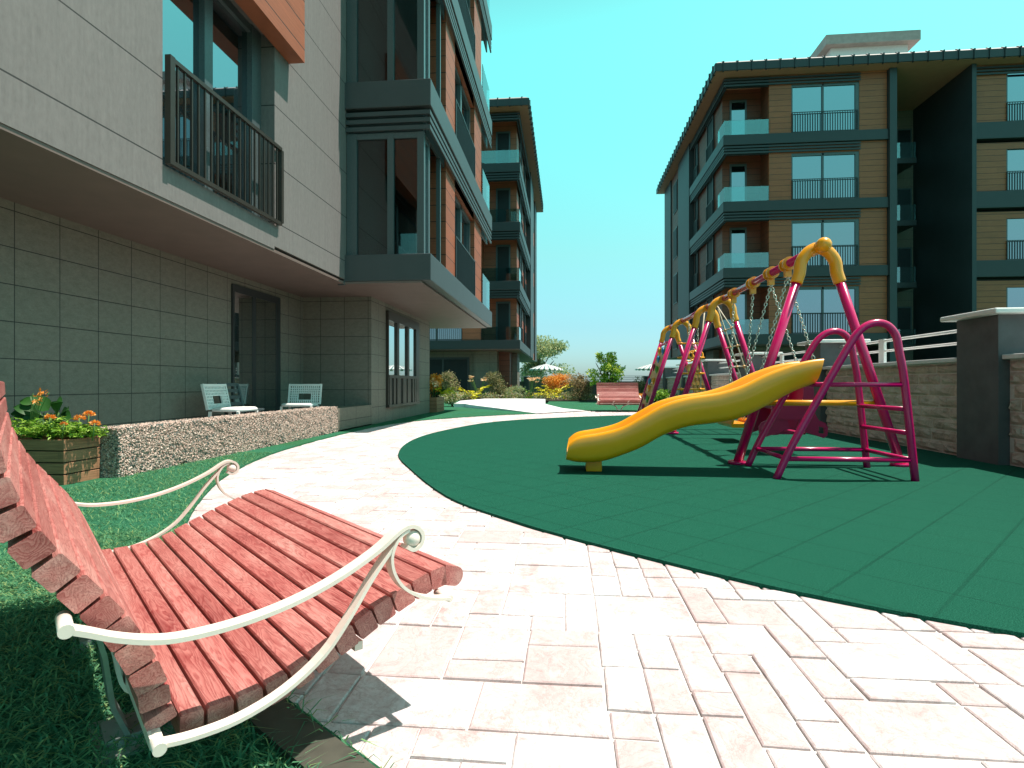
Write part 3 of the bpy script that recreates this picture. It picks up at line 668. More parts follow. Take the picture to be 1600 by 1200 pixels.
def make_bench(label, o, loc, rz, L, pedestals, group):
    b = thing('park_bench', label, 'bench', loc, rz, group, local=True)
    slat_mesh(range(0, 13), L).build('seat', M['bench'], b); slat_mesh(range(13, len(PROF)-1), L).build('backrest', M['bench'], b)
    for y in (-.04, L+.04):
        a = MB(); q = lambda P: [(s, y, z) for s, z in smooth_poly(P, 4)]
        a.strip(q(ARM), (0,1,0), .034, .009); a.strip(q(STRAP), (0,1,0), .026, .008); a.strip(q(CURL), (0,1,0), .030, .007)
        a.sphere((.711, y, .4825), .021, 16, 10)
        sgn = -1 if y < 0 else 1
        for s, z, r in ((.061,.451,.0115),(.191,.206,.0115)): a.cyl((s, y-sgn*.06, z), (s, y+sgn*.018, z), r)
        a.cyl((.814, y-sgn*.05, .316), (.814, y+sgn*.012, .316), .009)
        a.build('armrest', M['white_metal'], b)
    # under-frame and pedestals
    u = MB()
    for y in (L*.2, L*.8) if pedestals == 2 else (L*.33, L*.67):
        u.strip([(s, y, z) for s, z in smooth_poly(TB([(.86,.285),(.7,.255),(.55,.19),(.4,.135),(.26,.128),(.19,.15),(.165,.25),(.11,.40),(.03,.52)]), 4)], (0,1,0), .04, .008)
    u.bar((.19,-.03,.206),(.19,L+.03,.206),.02); u.bar((.61,.03,.232),(.61,L-.03,.232),.02)
    u.build('frame', M['white_metal'], b)
    for k in range(pedestals):
        p = MB(); yc = L*.5 if pedestals == 1 else (L*.27 if k == 0 else L*.73)
        if pedestals == 2:
            p.box(.13,.42,yc-.10,yc+.09,.028,.036); p.strip([(.30,yc-.05,.03),(.27,yc-.045,.1),(.20,yc-.04,.20)],(0,1,0),.07,.008)
            p.strip([(.20,yc,.03),(.165,yc,.12),(.15,yc,.24),(.12,yc,.36)],(0,1,0),.10,.01); p.box(.15,.24,yc-.05,yc+.05,.036,.05)
            p.bar((.38,yc,.036),(.38,yc,.185),.03)
        else:
            for dy, ds in ((-.2,.25),(.2,.25),(-.2,-.1),(.2,-.1)):
                p.strip(smooth_poly([(.35,yc+dy*.25,.01),(.35+ds*.1,yc+dy*.4,.08),(.35+ds*.5,yc+dy*.7,.15),(.35+ds,yc+dy*1.3,.215)], 4), (1,0,0), .02, .02)
            p.cyl((.35,yc,.0),(.35,yc,.03),.09)
        p.build('pedestal', M['steel'] if pedestals == 2 else M['white_metal'], b)
    return b
def wv(ang): return Vector((math.cos(R(ang)), math.sin(R(ang)), 0))
NN, UU = wv(41.095+5.4), wv(131.095+5.4)
make_bench('large red slatted bench with cream scroll arms beside the lawn in the foreground', None, UU*1.2190, R(46.495), 1.419, 2, 'red slatted benches with scroll arms')
make_bench('small far red slatted bench on the lawn beyond the path, facing the playground', None, (.97,18.1,.028), R(-86), 1.30, 1, 'red slatted benches with scroll arms')

#@@PLAY
# ------------------------------------------------------------------ slide
def make_slide():
    s = thing('slide', 'wavy yellow slide with magenta tube ladder on the green rubber surface', 'slide', (1.6, 5.5, .022))
    top_n = smooth_poly([(.03,.30),(.12,.365),(.33,.405),(.52,.46),(.70,.56),(.90,.67),(1.12,.735),(1.37,.775),(1.58,.84),(1.78,.94),(1.99,1.02),(2.15,1.06),(2.27,1.075)], 4)
    bot = smooth_poly([(0.0,.14),(.12,.115),(.33,.125),(.52,.185),(.70,.26),(.90,.375),(1.12,.455),(1.37,.49),(1.58,.535),(1.78,.63),(1.99,.75),(2.12,.81),(2.21,.845)], 4)
    n = len(top_n); ya, yb = 5.24, 5.83
    # cross-section (y fraction, height between bottom 0 and top 1)
    sec = [(0.0,.62),(0.012,.90),(.03,.985),(.055,1.0),(.085,.985),(.11,.90),(.15,.60),(.22,.46),(.35,.40),(.5,.385),(.65,.40),(.78,.46),(.85,.60),(.89,.90),(.915,.985),(.945,1.0),(.97,.985),(.988,.90),(1.0,.62),
           (.97,.25),(.90,.06),(.75,.0),(.5,-.01),(.25,.0),(.10,.06),(.03,.25)]
    V = []
    for (xt, zt), (xb, zb) in zip(top_n, bot):
        for fy, fz in sec:
            x = xb+(xt-xb)*fz; V.append((x, ya+(yb-ya)*fy, zb+(zt-zb)*fz))
    k = len(sec); F = []
    for i in range(n-1):
        for j in range(k): F.append((i*k+j, i*k+(j+1) % k, (i+1)*k+(j+1) % k, (i+1)*k+j))
    mb = MB(); mb.add(V, F, True); mb.add([V[j] for j in range(k)], [tuple(range(k))]); mb.add([V[(n-1)*k+j] for j in range(k)], [tuple(range(k-1, -1, -1))])
    ch = mb.build('chute', M['yellow'], s)
    f = MB(); f.prism([(.19,5.42),(.34,5.42),(.34,5.65),(.19,5.65)], .022, .13); f.build('chute_foot', M['yellow'], ch, bevel=.01)
    for y in (5.15, 5.93):
        ar = smooth_poly([(1.825,.022),(1.97,.34),(2.24,.84),(2.42,1.165),(2.50,1.29),(2.58,1.355),(2.67,1.375),(2.75,1.345),(2.81,1.26),(2.835,1.13),(2.88,.85),(2.965,.022)], 4)
        t = MB(); t.tube([(x, y, z) for x, z in ar], .032, 14); t.build('ladder_frame', M['pink'], s)
    def rung(a, b, r=.0205, name='rung'):
        t = MB(); t.cyl(a, b, r, 10); t.build(name, M['pink'], s)
    for x, z in ((2.885,.635),(2.91,.43)): rung((x,5.15,z),(x,5.93,z))
    for y in (5.15, 5.93):
        rung((2.22,y,.845),(2.88,y,.845), .0205, 'side_bar'); rung((1.91,y,.20),(2.945,y,.20), .0215, 'side_bar')
    rung((1.91,5.15,.2),(1.91,5.93,.2), .0205); rung((2.945,5.15,.2),(2.945,5.93,.2), .0205); rung((2.225,5.15,.845),(2.225,5.93,.845), .0205)
make_slide()

# ------------------------------------------------------------------ swing frame
SX0, SX1, SXC, STZ = 1.77, 3.36, 2.565, 2.24
FY = [6.08, 9.66, 10.72, 12.95, 14.35]
def make_frame():
    s = thing('swing_set', 'long magenta tube swing frame with yellow elbow joints and climbing boards', 'swing set', (SXC, 10, .022))
    def leg(y, sd):
        xf = SX0 if sd < 0 else SX1; a = Vector((xf, y, .04)); b = Vector((SXC+sd*.20, y, 1.93))
        t = MB(); t.tube([a, b], .046, 16); l = t.build('leg', M['pink'], s)
        t = MB(); t.cyl((xf,y,.022),(xf,y,.055),.095,18); t.build('foot_plate', M['pink'], l)
        d = (b-a).normalized(); p = MB()
        p.tube(smooth_poly([b-d*.05, b+d*.06, (SXC+sd*.165, y, 2.10), (SXC+sd*.10, y, 2.195), (SXC+sd*.02, y, STZ)], 4), .060, 16)
        p.build('elbow_sleeve', M['yellow'], l)
    for y in FY:
        leg(y, -1); leg(y, 1)
        t = MB(); t.cyl((SXC,y-.14,STZ),(SXC,y+.14,STZ),.062,16)
        if y == FY[0]: t.sphere((SXC,y-.13,STZ),.075,16,10)
        t.build('joint_sleeve', M['yellow'], s)
    for a, b in zip(FY[:-1], FY[1:]):
        t = MB(); t.cyl((SXC,a,STZ),(SXC,b,STZ),.046,16); t.build('top_beam', M['pink'], s)
    for y, z in ((6.12,.655),(9.72,.60)):
        fr = (z-.04)/(1.93-.04); xa = SX0+(SXC-.2-SX0)*fr; xb = SX1+(SXC+.2-SX1)*fr
        t = MB(); t.tube([(xa-.03,y,z),(xb+.02,y,z)],.030,14); t.build('cross_bar', M['yellow'], s)
    for y in (6.88, 7.42, 8.11, 9.01):
        t = MB(); t.cyl((SXC,y-.055,STZ),(SXC,y+.055,STZ),.066,16); t.cyl((SXC,y-.075,STZ),(SXC,y-.05,STZ),.078,16); t.cyl((SXC,y+.05,STZ),(SXC,y+.075,STZ),.078,16)
        t.box(SXC-.035,SXC+.035,y-.03,y+.03,STZ-.15,STZ-.05); t.build('hanger', M['yellow'], s)
    # climbing board with coloured holds on the near side legs of the far bay
    def lp(sd, z):
        fr = (z-.04)/1.89; return (SX0+(SXC-.2-SX0)*fr) if sd < 0 else (SX1+(SXC+.2-SX1)*fr)
    ya, yb = FY[3]+.09, FY[4]-.09
    b = MB(); z0, z1 = .12, 1.72
    b.add([(lp(-1,z0)-.015,ya,z0),(lp(-1,z0)-.015,yb,z0),(lp(-1,z1)-.015,yb,z1),(lp(-1,z1)-.015,ya,z1),(lp(-1,z0)+.02,ya,z0),(lp(-1,z0)+.02,yb,z0),(lp(-1,z1)+.02,yb,z1),(lp(-1,z1)+.02,ya,z1)],
      [(3,2,1,0),(4,5,6,7),(0,1,5,4),(1,2,6,5),(2,3,7,6),(3,0,4,7)])
    cb = b.build('climbing_board', M['ochre'], s)
    hold_m = [M['blue'], M['yellow'], M['magpl'], M['green_h'], M['blue'], M['yellow'], M['magpl'], M['green_h'], M['magpl'], M['blue'], M['yellow']]
    hp = [(.25,1.60),(.75,1.64),(.80,1.25),(.30,1.18),(.72,.90),(.28,.92),(.70,.55),(.30,.50),(.55,.30),(.5,1.42),(.55,.75)]
    for (fy, z), hm in zip(hp, hold_m):
        for nx in (-1,):
            t = MB(); t.sphere((lp(-1,z)-.035, ya+(yb-ya)*fy, z), .085, 12, 8, (.5,1,1.1)); t.build('hold', hm, cb)
    t = MB(); t.cyl((lp(-1,1.80),FY[3],1.80),(lp(-1,1.80),FY[4],1.80),.03,12); t.build('board_rail', M['pink'], s)
    # ochre ladder board with round-cornered holes on the other side
    g = MB(); rows, cols = 7, 3; z0, z1 = .12, 1.30
    def gp(a, z): return (lp(1,z)+.01, ya+(yb-ya)*a, z)
    hh = (z1-z0)/rows
    for i in range(rows+1):
        z = z0+i*hh; g.bar(gp(0,z), gp(1,z), .04, .075)
    for c in range(cols+1):
        a = c/cols; g.bar(gp(a,z0), gp(a,z1), .04, .10)
    g.build('climbing_grid', M['ochre'], s)
    # rope net between the right legs of the middle bay
    nt = MB(); ya, yb = FY[1]+.06, FY[2]-.06; zz = [.35,.75,1.15,1.5,1.8]
    for a in (.3, .72):
        nt.tube([(SXC+.05, FY[1]+(FY[2]-FY[1])*.5, 2.22), (lp(1,1.8)+.01, ya+(yb-ya)*a, 1.8), (lp(1,.12)+.01, ya+(yb-ya)*a, .12)], .011, 6)
    for z in zz: nt.tube([(lp(1,z),ya,z),(lp(1,z),yb,z)], .011, 6)
    net = nt.build('rope_net', M['rope'], s)
    kn = MB()
    for z in zz:
        for a in (.3,.72): kn.sphere((lp(1,z)+.01, ya+(yb-ya)*a, z), .026, 8, 6)
    kn.build('net_knots', M['yellow'], net)
make_frame()

def link_chain(mb, a, b, L=.062, r=.0062):
    a, b = Vector(a), Vector(b); d = b-a; n = max(2, int(d.length/(L*.74))); st = d/n; t = d.normalized()
    s1 = t.cross(Vector((0,1,0))).normalized() if abs(t.y) < .9 else t.cross(Vector((1,0,0))).normalized(); s2 = t.cross(s1)
    for i in range(n):
        c = a+st*(i+.5); sd = s1 if i % 2 else s2; pts = []
        for k in range(8):
            an = 2*math.pi*k/8; pts.append(c+t*math.cos(an)*(L/2-r)+sd*math.sin(an)*L*.27)
        mb.tube(pts, r, 5, False, True)
def swing(label):
    s = thing('swing', label, 'swing', (SXC, 8.55, .2))
    for y in (8.11, 9.01):
        c = MB(); link_chain(c, (SXC,y,2.10), (SXC-.10,y+(.08 if y < 8.5 else -.08),.36)); c.build('chain', M['chain'], s)
    p = MB(); pr = [(-.17,.02),(-.14,.10),(-.125,.10),(-.14,.035),(.14,.035),(.125,.10),(.14,.10),(.17,.02),(.15,-.02),(-.15,-.02)]
    n = len(pr); vs = [(SXC-.10+x, y, .26+z) for y in (8.18, 8.94) for x, z in pr]
    p.add(vs, [tuple(range(n)), tuple(range(2*n-1, n-1, -1))]+[(i, i+n, (i+1) % n+n, (i+1) % n) for i in range(n)]); p.build('seat', M['yellow'], s)
swing('yellow flat swing seat on two straight chains behind the slide')
def gondola(label):
    g = thing('gondola_swing', label, 'swing', (SXC, 7.15, .3))
    ya, yb = 6.90, 7.40
    for sd in (-1, 1):
        for y, hy in ((ya,6.88),(yb,7.42)):
            c = MB(); link_chain(c, (SXC,hy,2.10), (SXC+(.34 if sd > 0 else -.29),y,1.0)); c.build('chain', M['chain'], g)
        # seat shell: back, pan and a side plate with a hand hole
        x = SXC+(.25 if sd > 0 else -.13)
        def P(u, z): return (x+sd*u*.78, z)
        bk = MB(); bk.bar((x+sd*.06,(ya+yb)/2,.98),(x-sd*.02,(ya+yb)/2,.56),.5,.03,up=(1,0,0)); bk.bar((x-sd*.03,(ya+yb)/2,.57),(x-sd*.24,(ya+yb)/2,.53),.5,.03); bk.build('seat', M['magpl'], g)
        for y in (ya-.02, yb+.02):
            out = [P(-.08,.98),P(.03,1.0),P(.06,.62),P(.07,.50),P(.12,.43),P(.21,.40),P(.25,.35),P(.24,.26),P(.19,.225),P(-.02,.28),P(-.20,.33),P(-.12,.55)]
            hole = [P(.12,.36),P(.195,.345),P(.20,.275),P(.115,.285)]
            b = MB(); n = len(out)
            # ring of the plate split round the hole
            A = [0,1,2,3,4,5]; 
            for yy, flip in ((y-.012, False), (y+.012, True)):
                v = [(px_, yy, z_) for px_, z_ in out+hole]
                fs = [(0,1,2,11),(11,2,3,10),(10,3,4,12),(10,12,15,9),(4,5,13,12),(5,6,7,13),(13,7,8,14),(14,8,9,15)]
                b.add(v, [f[::-1] if flip else f for f in fs])
            for poly in (out, hole):
                m_ = len(poly); v = [(px_, yy, z_) for yy in (y-.012, y+.012) for px_, z_ in poly]
                b.add(v, [(i, (i+1) % m_, (i+1) % m_+m_, i+m_) for i in range(m_)])
            b.build('side_plate', M['magpl'], g)
    for y in (ya-.035, yb+.035):
        p = MB(); p.box(SXC-.15,SXC+.26,y-.012,y+.012,.44,.60); p.build('side_panel', M['magpl'], g)
    p = MB(); p.box(SXC-.12,SXC+.22,ya+.03,yb-.03,.26,.285); p.build('footboard', M['magpl'], g)
gondola('magenta two-seat gondola swing on crossing chains nearest the slide ladder')
def rings(label):
    s = thing('trapeze_rings', label, 'gym rings', (SXC, 11.8, 1.2))
    for y in (11.4, 11.75, 12.2):
        c = MB(); link_chain(c, (SXC,y,2.18),(SXC,y,1.52)); c.build('chain', M['chain'], s)
        c = MB(); c.tube([(SXC+.10*math.cos(a), y+.10*math.sin(a)*.5, 1.42+.10*math.sin(a)) for a in np.linspace(0, 2*math.pi, 21)[:-1]], .014, 8, False, True); c.build('ring', M['yellow'], s)
rings('yellow hand rings on short chains in the far bay of the swing frame')
def rope_ladder(label):
    s = thing('rope_ladder', label, 'rope ladder', (SXC-.2, 11.15, .3))
    for x in (-.14, .14):
        t = MB(); t.tube([(SXC+x*.4,11.1,2.2),(SXC-.15+x,11.1,1.6),(SXC-.25+x*1.7,11.1,.2)], .012, 6); t.build('rope', M['rope'], s)
    for z in (.45,.75,1.05,1.35,1.62):
        t = MB(); t.cyl((SXC-.45,11.1,z),(SXC+.06,11.1,z),.017,8); t.sphere((SXC-.37,11.1,z),.03,8,6); t.sphere((SXC-.02,11.1,z),.03,8,6); t.build('rung', M['yellow'], s)
rope_ladder('cream rope ladder with yellow rungs beside the hand rings')

#@@WALLS
# ------------------------------------------------------------------ boundary wall on the right
def m_rock():
    n = NT('rock_face_blocks'); p = n.coord('world'); g = n.n('ShaderNodeNewGeometry').outputs['Random Per Island']
    f = n.noise(p, 5, 7, .7, .5); h = n.noise(p, 24, 6, .7)
    base = n.ramp(f, [(.3, (.36, .26, .21)), (.5, (.58, .455, .385)), (.72, (.74, .62, .54))])
    n.col(n.mix(n.math('MULTIPLY', g, .35), base, (.38, .29, .25))); n.rough(.85); n.bump(n.math('ADD', f, n.math('MULTIPLY', h, .5)), .9, .035); return n.m
M['rock'] = m_rock()
M['joint'] = simple('wall_mortar', (.62, .56, .52), .9, .1, 20, kind='world')
PIERS = [6.55, 10.62, 14.55, 18.45, 22.3, 26.1]
def rock_panel(mb, x, ya, yb, z0, z1):
    """courses of rough blocks, each a lumpy quilted face"""
    z = z0; r = 0; ch = .135
    while z < z1-.03:
        h = min(ch, z1-z); y = ya-(.25 if r % 2 else 0)
        while y < yb:
            w = random.uniform(.36, .62); a, b = max(y, ya)+.006, min(y+w, yb)-.006
            if b-a > .05:
                nu, nv = 7, 4; V = []
                for j in range(nv+1):
                    for i in range(nu+1):
                        u, v = i/nu, j/nv; edge = min(u, 1-u)*nu < .5 or min(v, 1-v)*nv < .5
                        V.append((x-(.0 if edge else .012+random.random()*.026), a+(b-a)*u, z+.006+(h-.012)*v))
                F = []
                for j in range(nv):
                    for i in range(nu): q = j*(nu+1)+i; F.append((q, q+nu+1, q+nu+2, q+1))
                mb.add(V, F)
            y += w
        z += h; r += 1
for i in range(-1, len(PIERS)):
    nm = ['wall section nearest the camera at the right edge', 'wall section behind the slide ladder between the first two piers', 'wall section behind the gondola swing between the second and third piers', 'wall section behind the rope net between the third and fourth piers', 'wall section behind the hand rings between the fourth and fifth piers', 'wall section behind the climbing boards beyond the fifth pier', 'short wall section at the far end of the row']
    ya = PIERS[i]+.31 if i >= 0 else -.5; yb = PIERS[i+1]-.31 if i+1 < len(PIERS) else 30
    w = thing('stone_wall', 'low rock faced '+nm[i+1], 'wall', (4.6, (ya+yb)/2, 0), group='stone wall sections along the playground')
    c = MB(); c.box(4.50,4.85,ya,yb,-.05,1.10); c.build('core', M['joint'], w)
    b = MB(); rock_panel(b, 4.499, ya, yb, .03, 1.09); b.build('facing', M['rock'], w)
    c = MB(); c.box(4.42,4.95,ya,yb,1.101,1.15); c.build('coping', M['cap'], w, bevel=.008)
    r = thing('handrail', ['white handrail at the right edge of view', 'white two-bar handrail beside the tall near pier', 'white two-bar handrail behind the gondola chains', 'white two-bar handrail behind the rope net', 'white two-bar handrail behind the hand rings', 'white two-bar handrail behind the climbing board', 'white two-bar handrail at the far end of the wall'][i+1], 'handrail', (4.72,(ya+yb)/2,1.15), group='white handrails on the stone wall')
    t = MB(); t.cyl((4.72,ya,1.49),(4.72,yb,1.49),.02,10); t.cyl((4.72,ya,1.34),(4.72,yb,1.34),.017,10); t.build('rails', M['white'], r)
    t = MB()
    for fr in ((.62,) if i >= 0 else (.4,.8)):
        y = ya+(yb-ya)*fr; t.box(4.70,4.74,y-.07,y+.07,1.15,1.52)
    t.build('post', M['white'], r)
pl = ['tall nearest', 'second', 'third', 'fourth', 'fifth', 'farthest']
for n_, y in zip(pl, PIERS):
    p = thing('wall_pier', f'{n_} dark rendered pier with white cap in the playground wall', 'pier', (4.8, y, 0), group='dark piers with white caps along the wall')
    b = MB(); b.box(4.39,5.05,y-.31,y+.31,-.05,1.56); b.build('shaft', M['pier'], p)
    b = MB(); b.box(4.28,5.16,y-.43,y+.43,1.56,1.615); b.build('cap', M['white'], p, bevel=.015)
# far boundary wall with piers and rail
w = thing('boundary_wall', 'long low grey wall with white rail at the end of the garden', 'wall', (4, 42, 0))
b = MB(); b.box(-14,30,42,42.3,0,1.04); b.build('wall', M['stone2'], w)
b = MB()
for z in (1.18,1.30,1.42): b.box(-14,30,42.1,42.14,z,z+.03)
for k in range(30): b.box(-14+k*1.5,-13.95+k*1.5,42.1,42.14,1.04,1.42)
b.build('rail', M['white'], w)
for k, x in enumerate((-6.2,-2.9,1.12,5.87,9.5)):
    p = thing('wall_pier', ['grey pier beside the distant left block', 'grey pier left of the left parasol', 'grey pier behind the small tree left side', 'grey pier behind the right parasol side of the far bench', 'grey pier behind the right apartment block'][k], 'pier', (x,42,0), group='piers in the far boundary wall')
    b = MB(); b.box(x-.2,x+.2,41.85,42.42,0,1.38); b.build('shaft', M['pier'], p); b = MB(); b.box(x-.24,x+.24,41.8,42.46,1.38,1.43); b.build('cap', M['cap'], p)

#@@PATIO
# ------------------------------------------------------------------ pebble wall, chairs, planters
pw = thing('pebble_wall', 'low pinkish pebble covered garden wall along the patio', 'garden wall', (-4.0, 6.9, 0))
b = MB(); b.box(-4.16,-3.90,4.65,9.42,-.02,.455); b.build('core', M['bed'], pw)
def pebbles():
    n = 26000; kind = rng.random(n)
    pos = np.zeros((n, 3)); ax = np.zeros(n, int)
    a = kind < .68; b_ = (kind >= .68) & (kind < .94); c = kind >= .94
    pos[a] = np.stack([np.full(a.sum(), -3.897), rng.uniform(4.65, 9.42, a.sum()), rng.uniform(0.02, .46, a.sum())], 1)
    pos[b_] = np.stack([rng.uniform(-4.16, -3.9, b_.sum()), rng.uniform(4.65, 9.42, b_.sum()), np.full(b_.sum(), .457)], 1); ax[b_] = 2
    pos[c] = np.stack([rng.uniform(-4.16, -3.9, c.sum()), np.full(c.sum(), 4.647), rng.uniform(0.02, .46, c.sum())], 1); ax[c] = 1
    # bare dark patches in the face
    pn = np.sin(pos[:,1]*9.3+np.sin(pos[:,2]*17)*1.5)*np.sin(pos[:,2]*21+pos[:,1]*5.7+1)
    keep = ~((pn > .62) & (rng.random(n) < .8)); pos = pos[keep]; n = len(pos)
    base = np.array([(1,0,0),(-1,0,0),(0,1,0),(0,-1,0),(0,0,1),(0,0,-1),(.6,.6,.55),(-.6,.6,.55),(-.6,-.6,.55),(.6,-.6,.55),(.6,.6,-.55),(-.6,.6,-.55),(-.6,-.6,-.55),(.6,-.6,-.55)])
    f = []
    for s0, up in ((6, 4), (10, 5)):
        q = [s0, s0+1, s0+2, s0+3]
        for i in range(4):
            t = (up, q[i], q[(i+1) % 4]); f.append(t if up == 4 else t[::-1])
    eq = [(6, 2, 7), (7, 1, 8), (8, 3, 9), (9, 0, 6)]
    for a_, m_, c_ in eq: f += [(a_, m_, c_)[::-1], (a_+4, m_, c_+4), (a_, a_+4, m_)[::-1], (c_, m_, c_+4)[::-1]]
    s = rng.uniform(.006, .015, (n, 1))*np.stack([rng.uniform(.55, .9, n), rng.uniform(.8, 1.3, n), rng.uniform(.55, .95, n)], 1)
    q = rng.normal(size=(n, 4)); q /= np.linalg.norm(q, axis=1, keepdims=True); w, x, y, z = q.T
    Rm = np.stack([np.stack([1-2*(y*y+z*z), 2*(x*y-z*w), 2*(x*z+y*w)], 1), np.stack([2*(x*y+z*w), 1-2*(x*x+z*z), 2*(y*z-x*w)], 1), np.stack([2*(x*z-y*w), 2*(y*z+x*w), 1-2*(x*x+y*y)], 1)], 1)
    V = np.einsum('nij,nkj->nki', Rm, base[None]*s[:,None]*1.0)+pos[:,None]
    F = (np.array(f)[None]+(np.arange(n)*14)[:,None,None]).reshape(-1, 3)
    o = npmesh('pebbles', V.reshape(-1, 3), F, M['pebble'], pw, smooth=True); tag(o, kind='stuff')
pebbles()
lw = thing('garden_wall', 'short dim grey wall stub joining the pebble wall to the stone block', 'garden wall', (-4.0, 10.3, 0))
b = MB(); b.box(-4.16,-3.90,9.45,11.19,-.02,.43); b.build('body', M['stone2'], lw)

def perforated_chair(label, loc, rz, group):
    c = thing('patio_chair', label, 'chair', loc, rz, group, local=True)
    # back: lattice with a rectangular hand hole; local x = width, y = facing (front -y)
    W, z0, z1 = .58, .44, .80; bk = MB(); tilt = .22
    def P(u, z): return (u, .22+(z-.44)*tilt, z)
    nx, nz = 15, 7
    us = np.linspace(-W/2+.03, W/2-.03, nx+1); zs = np.linspace(z0+.03, z1-.035, nz+1)
    def hole(i, j): return 4 <= i <= 10 and 1 <= j <= 3
    for yo in (0,):
        bk.bar(P(-W/2+.015,z0), P(-W/2+.015,z1), .03, .035, up=(0,1,0)); bk.bar(P(W/2-.015,z0), P(W/2-.015,z1), .03, .035, up=(0,1,0))
        bk.bar(P(-W/2+.03,z1-.0175), P(W/2-.03,z1-.0175), .033, .035); bk.bar(P(-W/2+.03,z0+.015), P(W/2-.03,z0+.015), .033, .03)
        bw = .016
        for j in range(1, nz):
            segs = [(us[0], us[-1])] if j in (0, 1, 4, 5, 6) else [(us[0], us[4]), (us[11], us[-1])]
            for a, b_ in segs: bk.bar(P(a,zs[j]), P(b_,zs[j]), .026, bw)
        for i in range(1, nx):
            segs = [(zs[0], zs[-1])] if (i <= 4 or i >= 11) else [(zs[0], zs[1]), (zs[4], zs[-1])]
            for a, b_ in segs: bk.bar(P(us[i],a), P(us[i],b_), bw*1.15, .024, up=(0,1,0))
    bk.build('backrest', M['white'], c)
    s = MB(); prof = [(W/2*.98*math.copysign(abs(math.cos(t))**.6, math.cos(t)), -.02+.25*math.copysign(abs(math.sin(t))**.6, math.sin(t))) for t in np.linspace(0, 2*math.pi, 33)[:-1]]
    n = len(prof); vs = [(x, y, .415) for x, y in prof]+[(x, y, .45) for x, y in prof]+[(x*.9, y*.9, .47) for x, y in prof]+[(0,-.02,.475)]
    fs = [tuple(range(n-1, -1, -1))]+[(k*n+i, k*n+(i+1) % n, (k+1)*n+(i+1) % n, (k+1)*n+i) for k in (0, 1) for i in range(n)]+[(2*n+i, 2*n+(i+1) % n, 3*n) for i in range(n)]
    s.add(vs, fs, True); s.build('seat', M['white'], c)
    for x in (-W/2+.04, W/2-.04):
        for y in (-.20, .20): l = MB(); l.bar((x*1.02,y*1.08,0),(x,y,.415),.035); l.build('leg', M['white'], c)
    return c
perforated_chair('white perforated patio chair turned sideways, left of the dark folding chair', (-4.72,7.72,.05), R(92), 'white perforated patio chairs')
perforated_chair('white perforated patio chair facing the camera, right in front of the stone corner', (-4.62,9.55,.05), R(8), 'white perforated patio chairs')
fc = thing('folding_chair', 'dark folding chair seen edge on between the two white patio chairs', 'chair', (-4.85, 8.15, .05), R(80), local=True)
b = MB(); b.bar((-.2,.15,.40),(-.2,.27,.80),.035); b.bar((.2,.15,.40),(.2,.27,.80),.035)
for z in (.5,.6,.7,.79): b.bar((-.2,.15+(z-.4)*.3,z),(.2,.15+(z-.4)*.3,z),.02,.05)
b.build('backrest', M['frame'], fc); b = MB(); b.box(-.21,.21,-.22,.2,.40,.43); b.build('seat', M['frame'], fc)
for x in (-.2,.2): b = MB(); b.bar((x,-.2,0),(x,.15,.41),.025); b.bar((x,.2,0),(x,-.15,.40),.02); b.build('leg', M['frame'], fc)

# ------------------------------------------------------------------ plants
def leafset(n, centre, rad, size, aspect=.45, flat=0.0, shell=.0, bias_up=.3):
    """n diamond leaves scattered through an ellipsoid: returns verts, tri faces"""
    d = rng.normal(size=(n, 3)); d /= np.linalg.norm(d, axis=1, keepdims=True)
    r = rng.uniform(shell, 1, n)**(1/2.2); c = np.array(centre)+d*r[:,None]*np.array(rad)
    return leaves_at(c, size, aspect, bias_up)
def leaves_at(c, size, aspect=.45, bias_up=.3, dirs=None):
    n = len(c); a = rng.normal(size=(n, 3)) if dirs is None else dirs+rng.normal(size=(n, 3))*.25
    a /= np.linalg.norm(a, axis=1, keepdims=True)
    nrm = rng.normal(size=(n, 3)); nrm[:,2] += bias_up*3; b = np.cross(nrm, a); b /= np.linalg.norm(b, axis=1, keepdims=True)+1e-9
    s = size*rng.uniform(.6, 1.3, n)[:,None]; w = s*aspect; up = np.cross(a, b)*s*.12
    V = np.stack([c, c+a*s*.5+b*w*.5+up, c+a*s, c+a*s*.5-b*w*.5+up], 1).reshape(-1, 3)
    i = np.arange(n)*4; return V, np.stack([i, i+1, i+2, i+3], 1)
def join(*sets):
    V, F, k = [], [], 0
    for v, f in sets: V.append(v); F.append(f+k); k += len(v)
    return np.concatenate(V), np.concatenate(F)
def leafmat(name, cs, trans=.25): return island(name, [(i/(len(cs)-1), c) for i, c in enumerate(cs)], .5, trans, .3)
L_lime = leafmat('lime_leaves', [(.05,.14,.01),(.14,.30,.02),(.26,.44,.04),(.36,.52,.09)])
L_dark = leafmat('dark_leaves', [(.012,.055,.012),(.02,.085,.015),(.035,.12,.02)], .15)
L_olive = leafmat('olive_leaves', [(.10,.11,.035),(.22,.22,.08),(.36,.33,.15),(.46,.34,.20)])
L_brown = leafmat('russet_leaves', [(.14,.09,.04),(.28,.19,.09),(.26,.25,.10),(.58,.36,.22)])
L_orange = leafmat('orange_leaves', [(.50,.17,.015),(.80,.30,.02),(.90,.42,.05),(.92,.56,.16)])
L_yellow = leafmat('yellow_fronds', [(.45,.42,.01),(.70,.62,.02),(.80,.72,.05)])
L_mixed = leafmat('ground_cover_leaves', [(.06,.13,.03),(.16,.24,.05),(.32,.36,.09),(.55,.56,.46),(.70,.36,.13)])
L_tree = leafmat('tree_leaves', [(.12,.26,.04),(.30,.46,.06),(.58,.66,.09),(.78,.80,.14)], .45)
L_far = leafmat('pale_tree_leaves', [(.16,.26,.14),(.28,.38,.20),(.42,.48,.22),(.58,.55,.24)], .45)
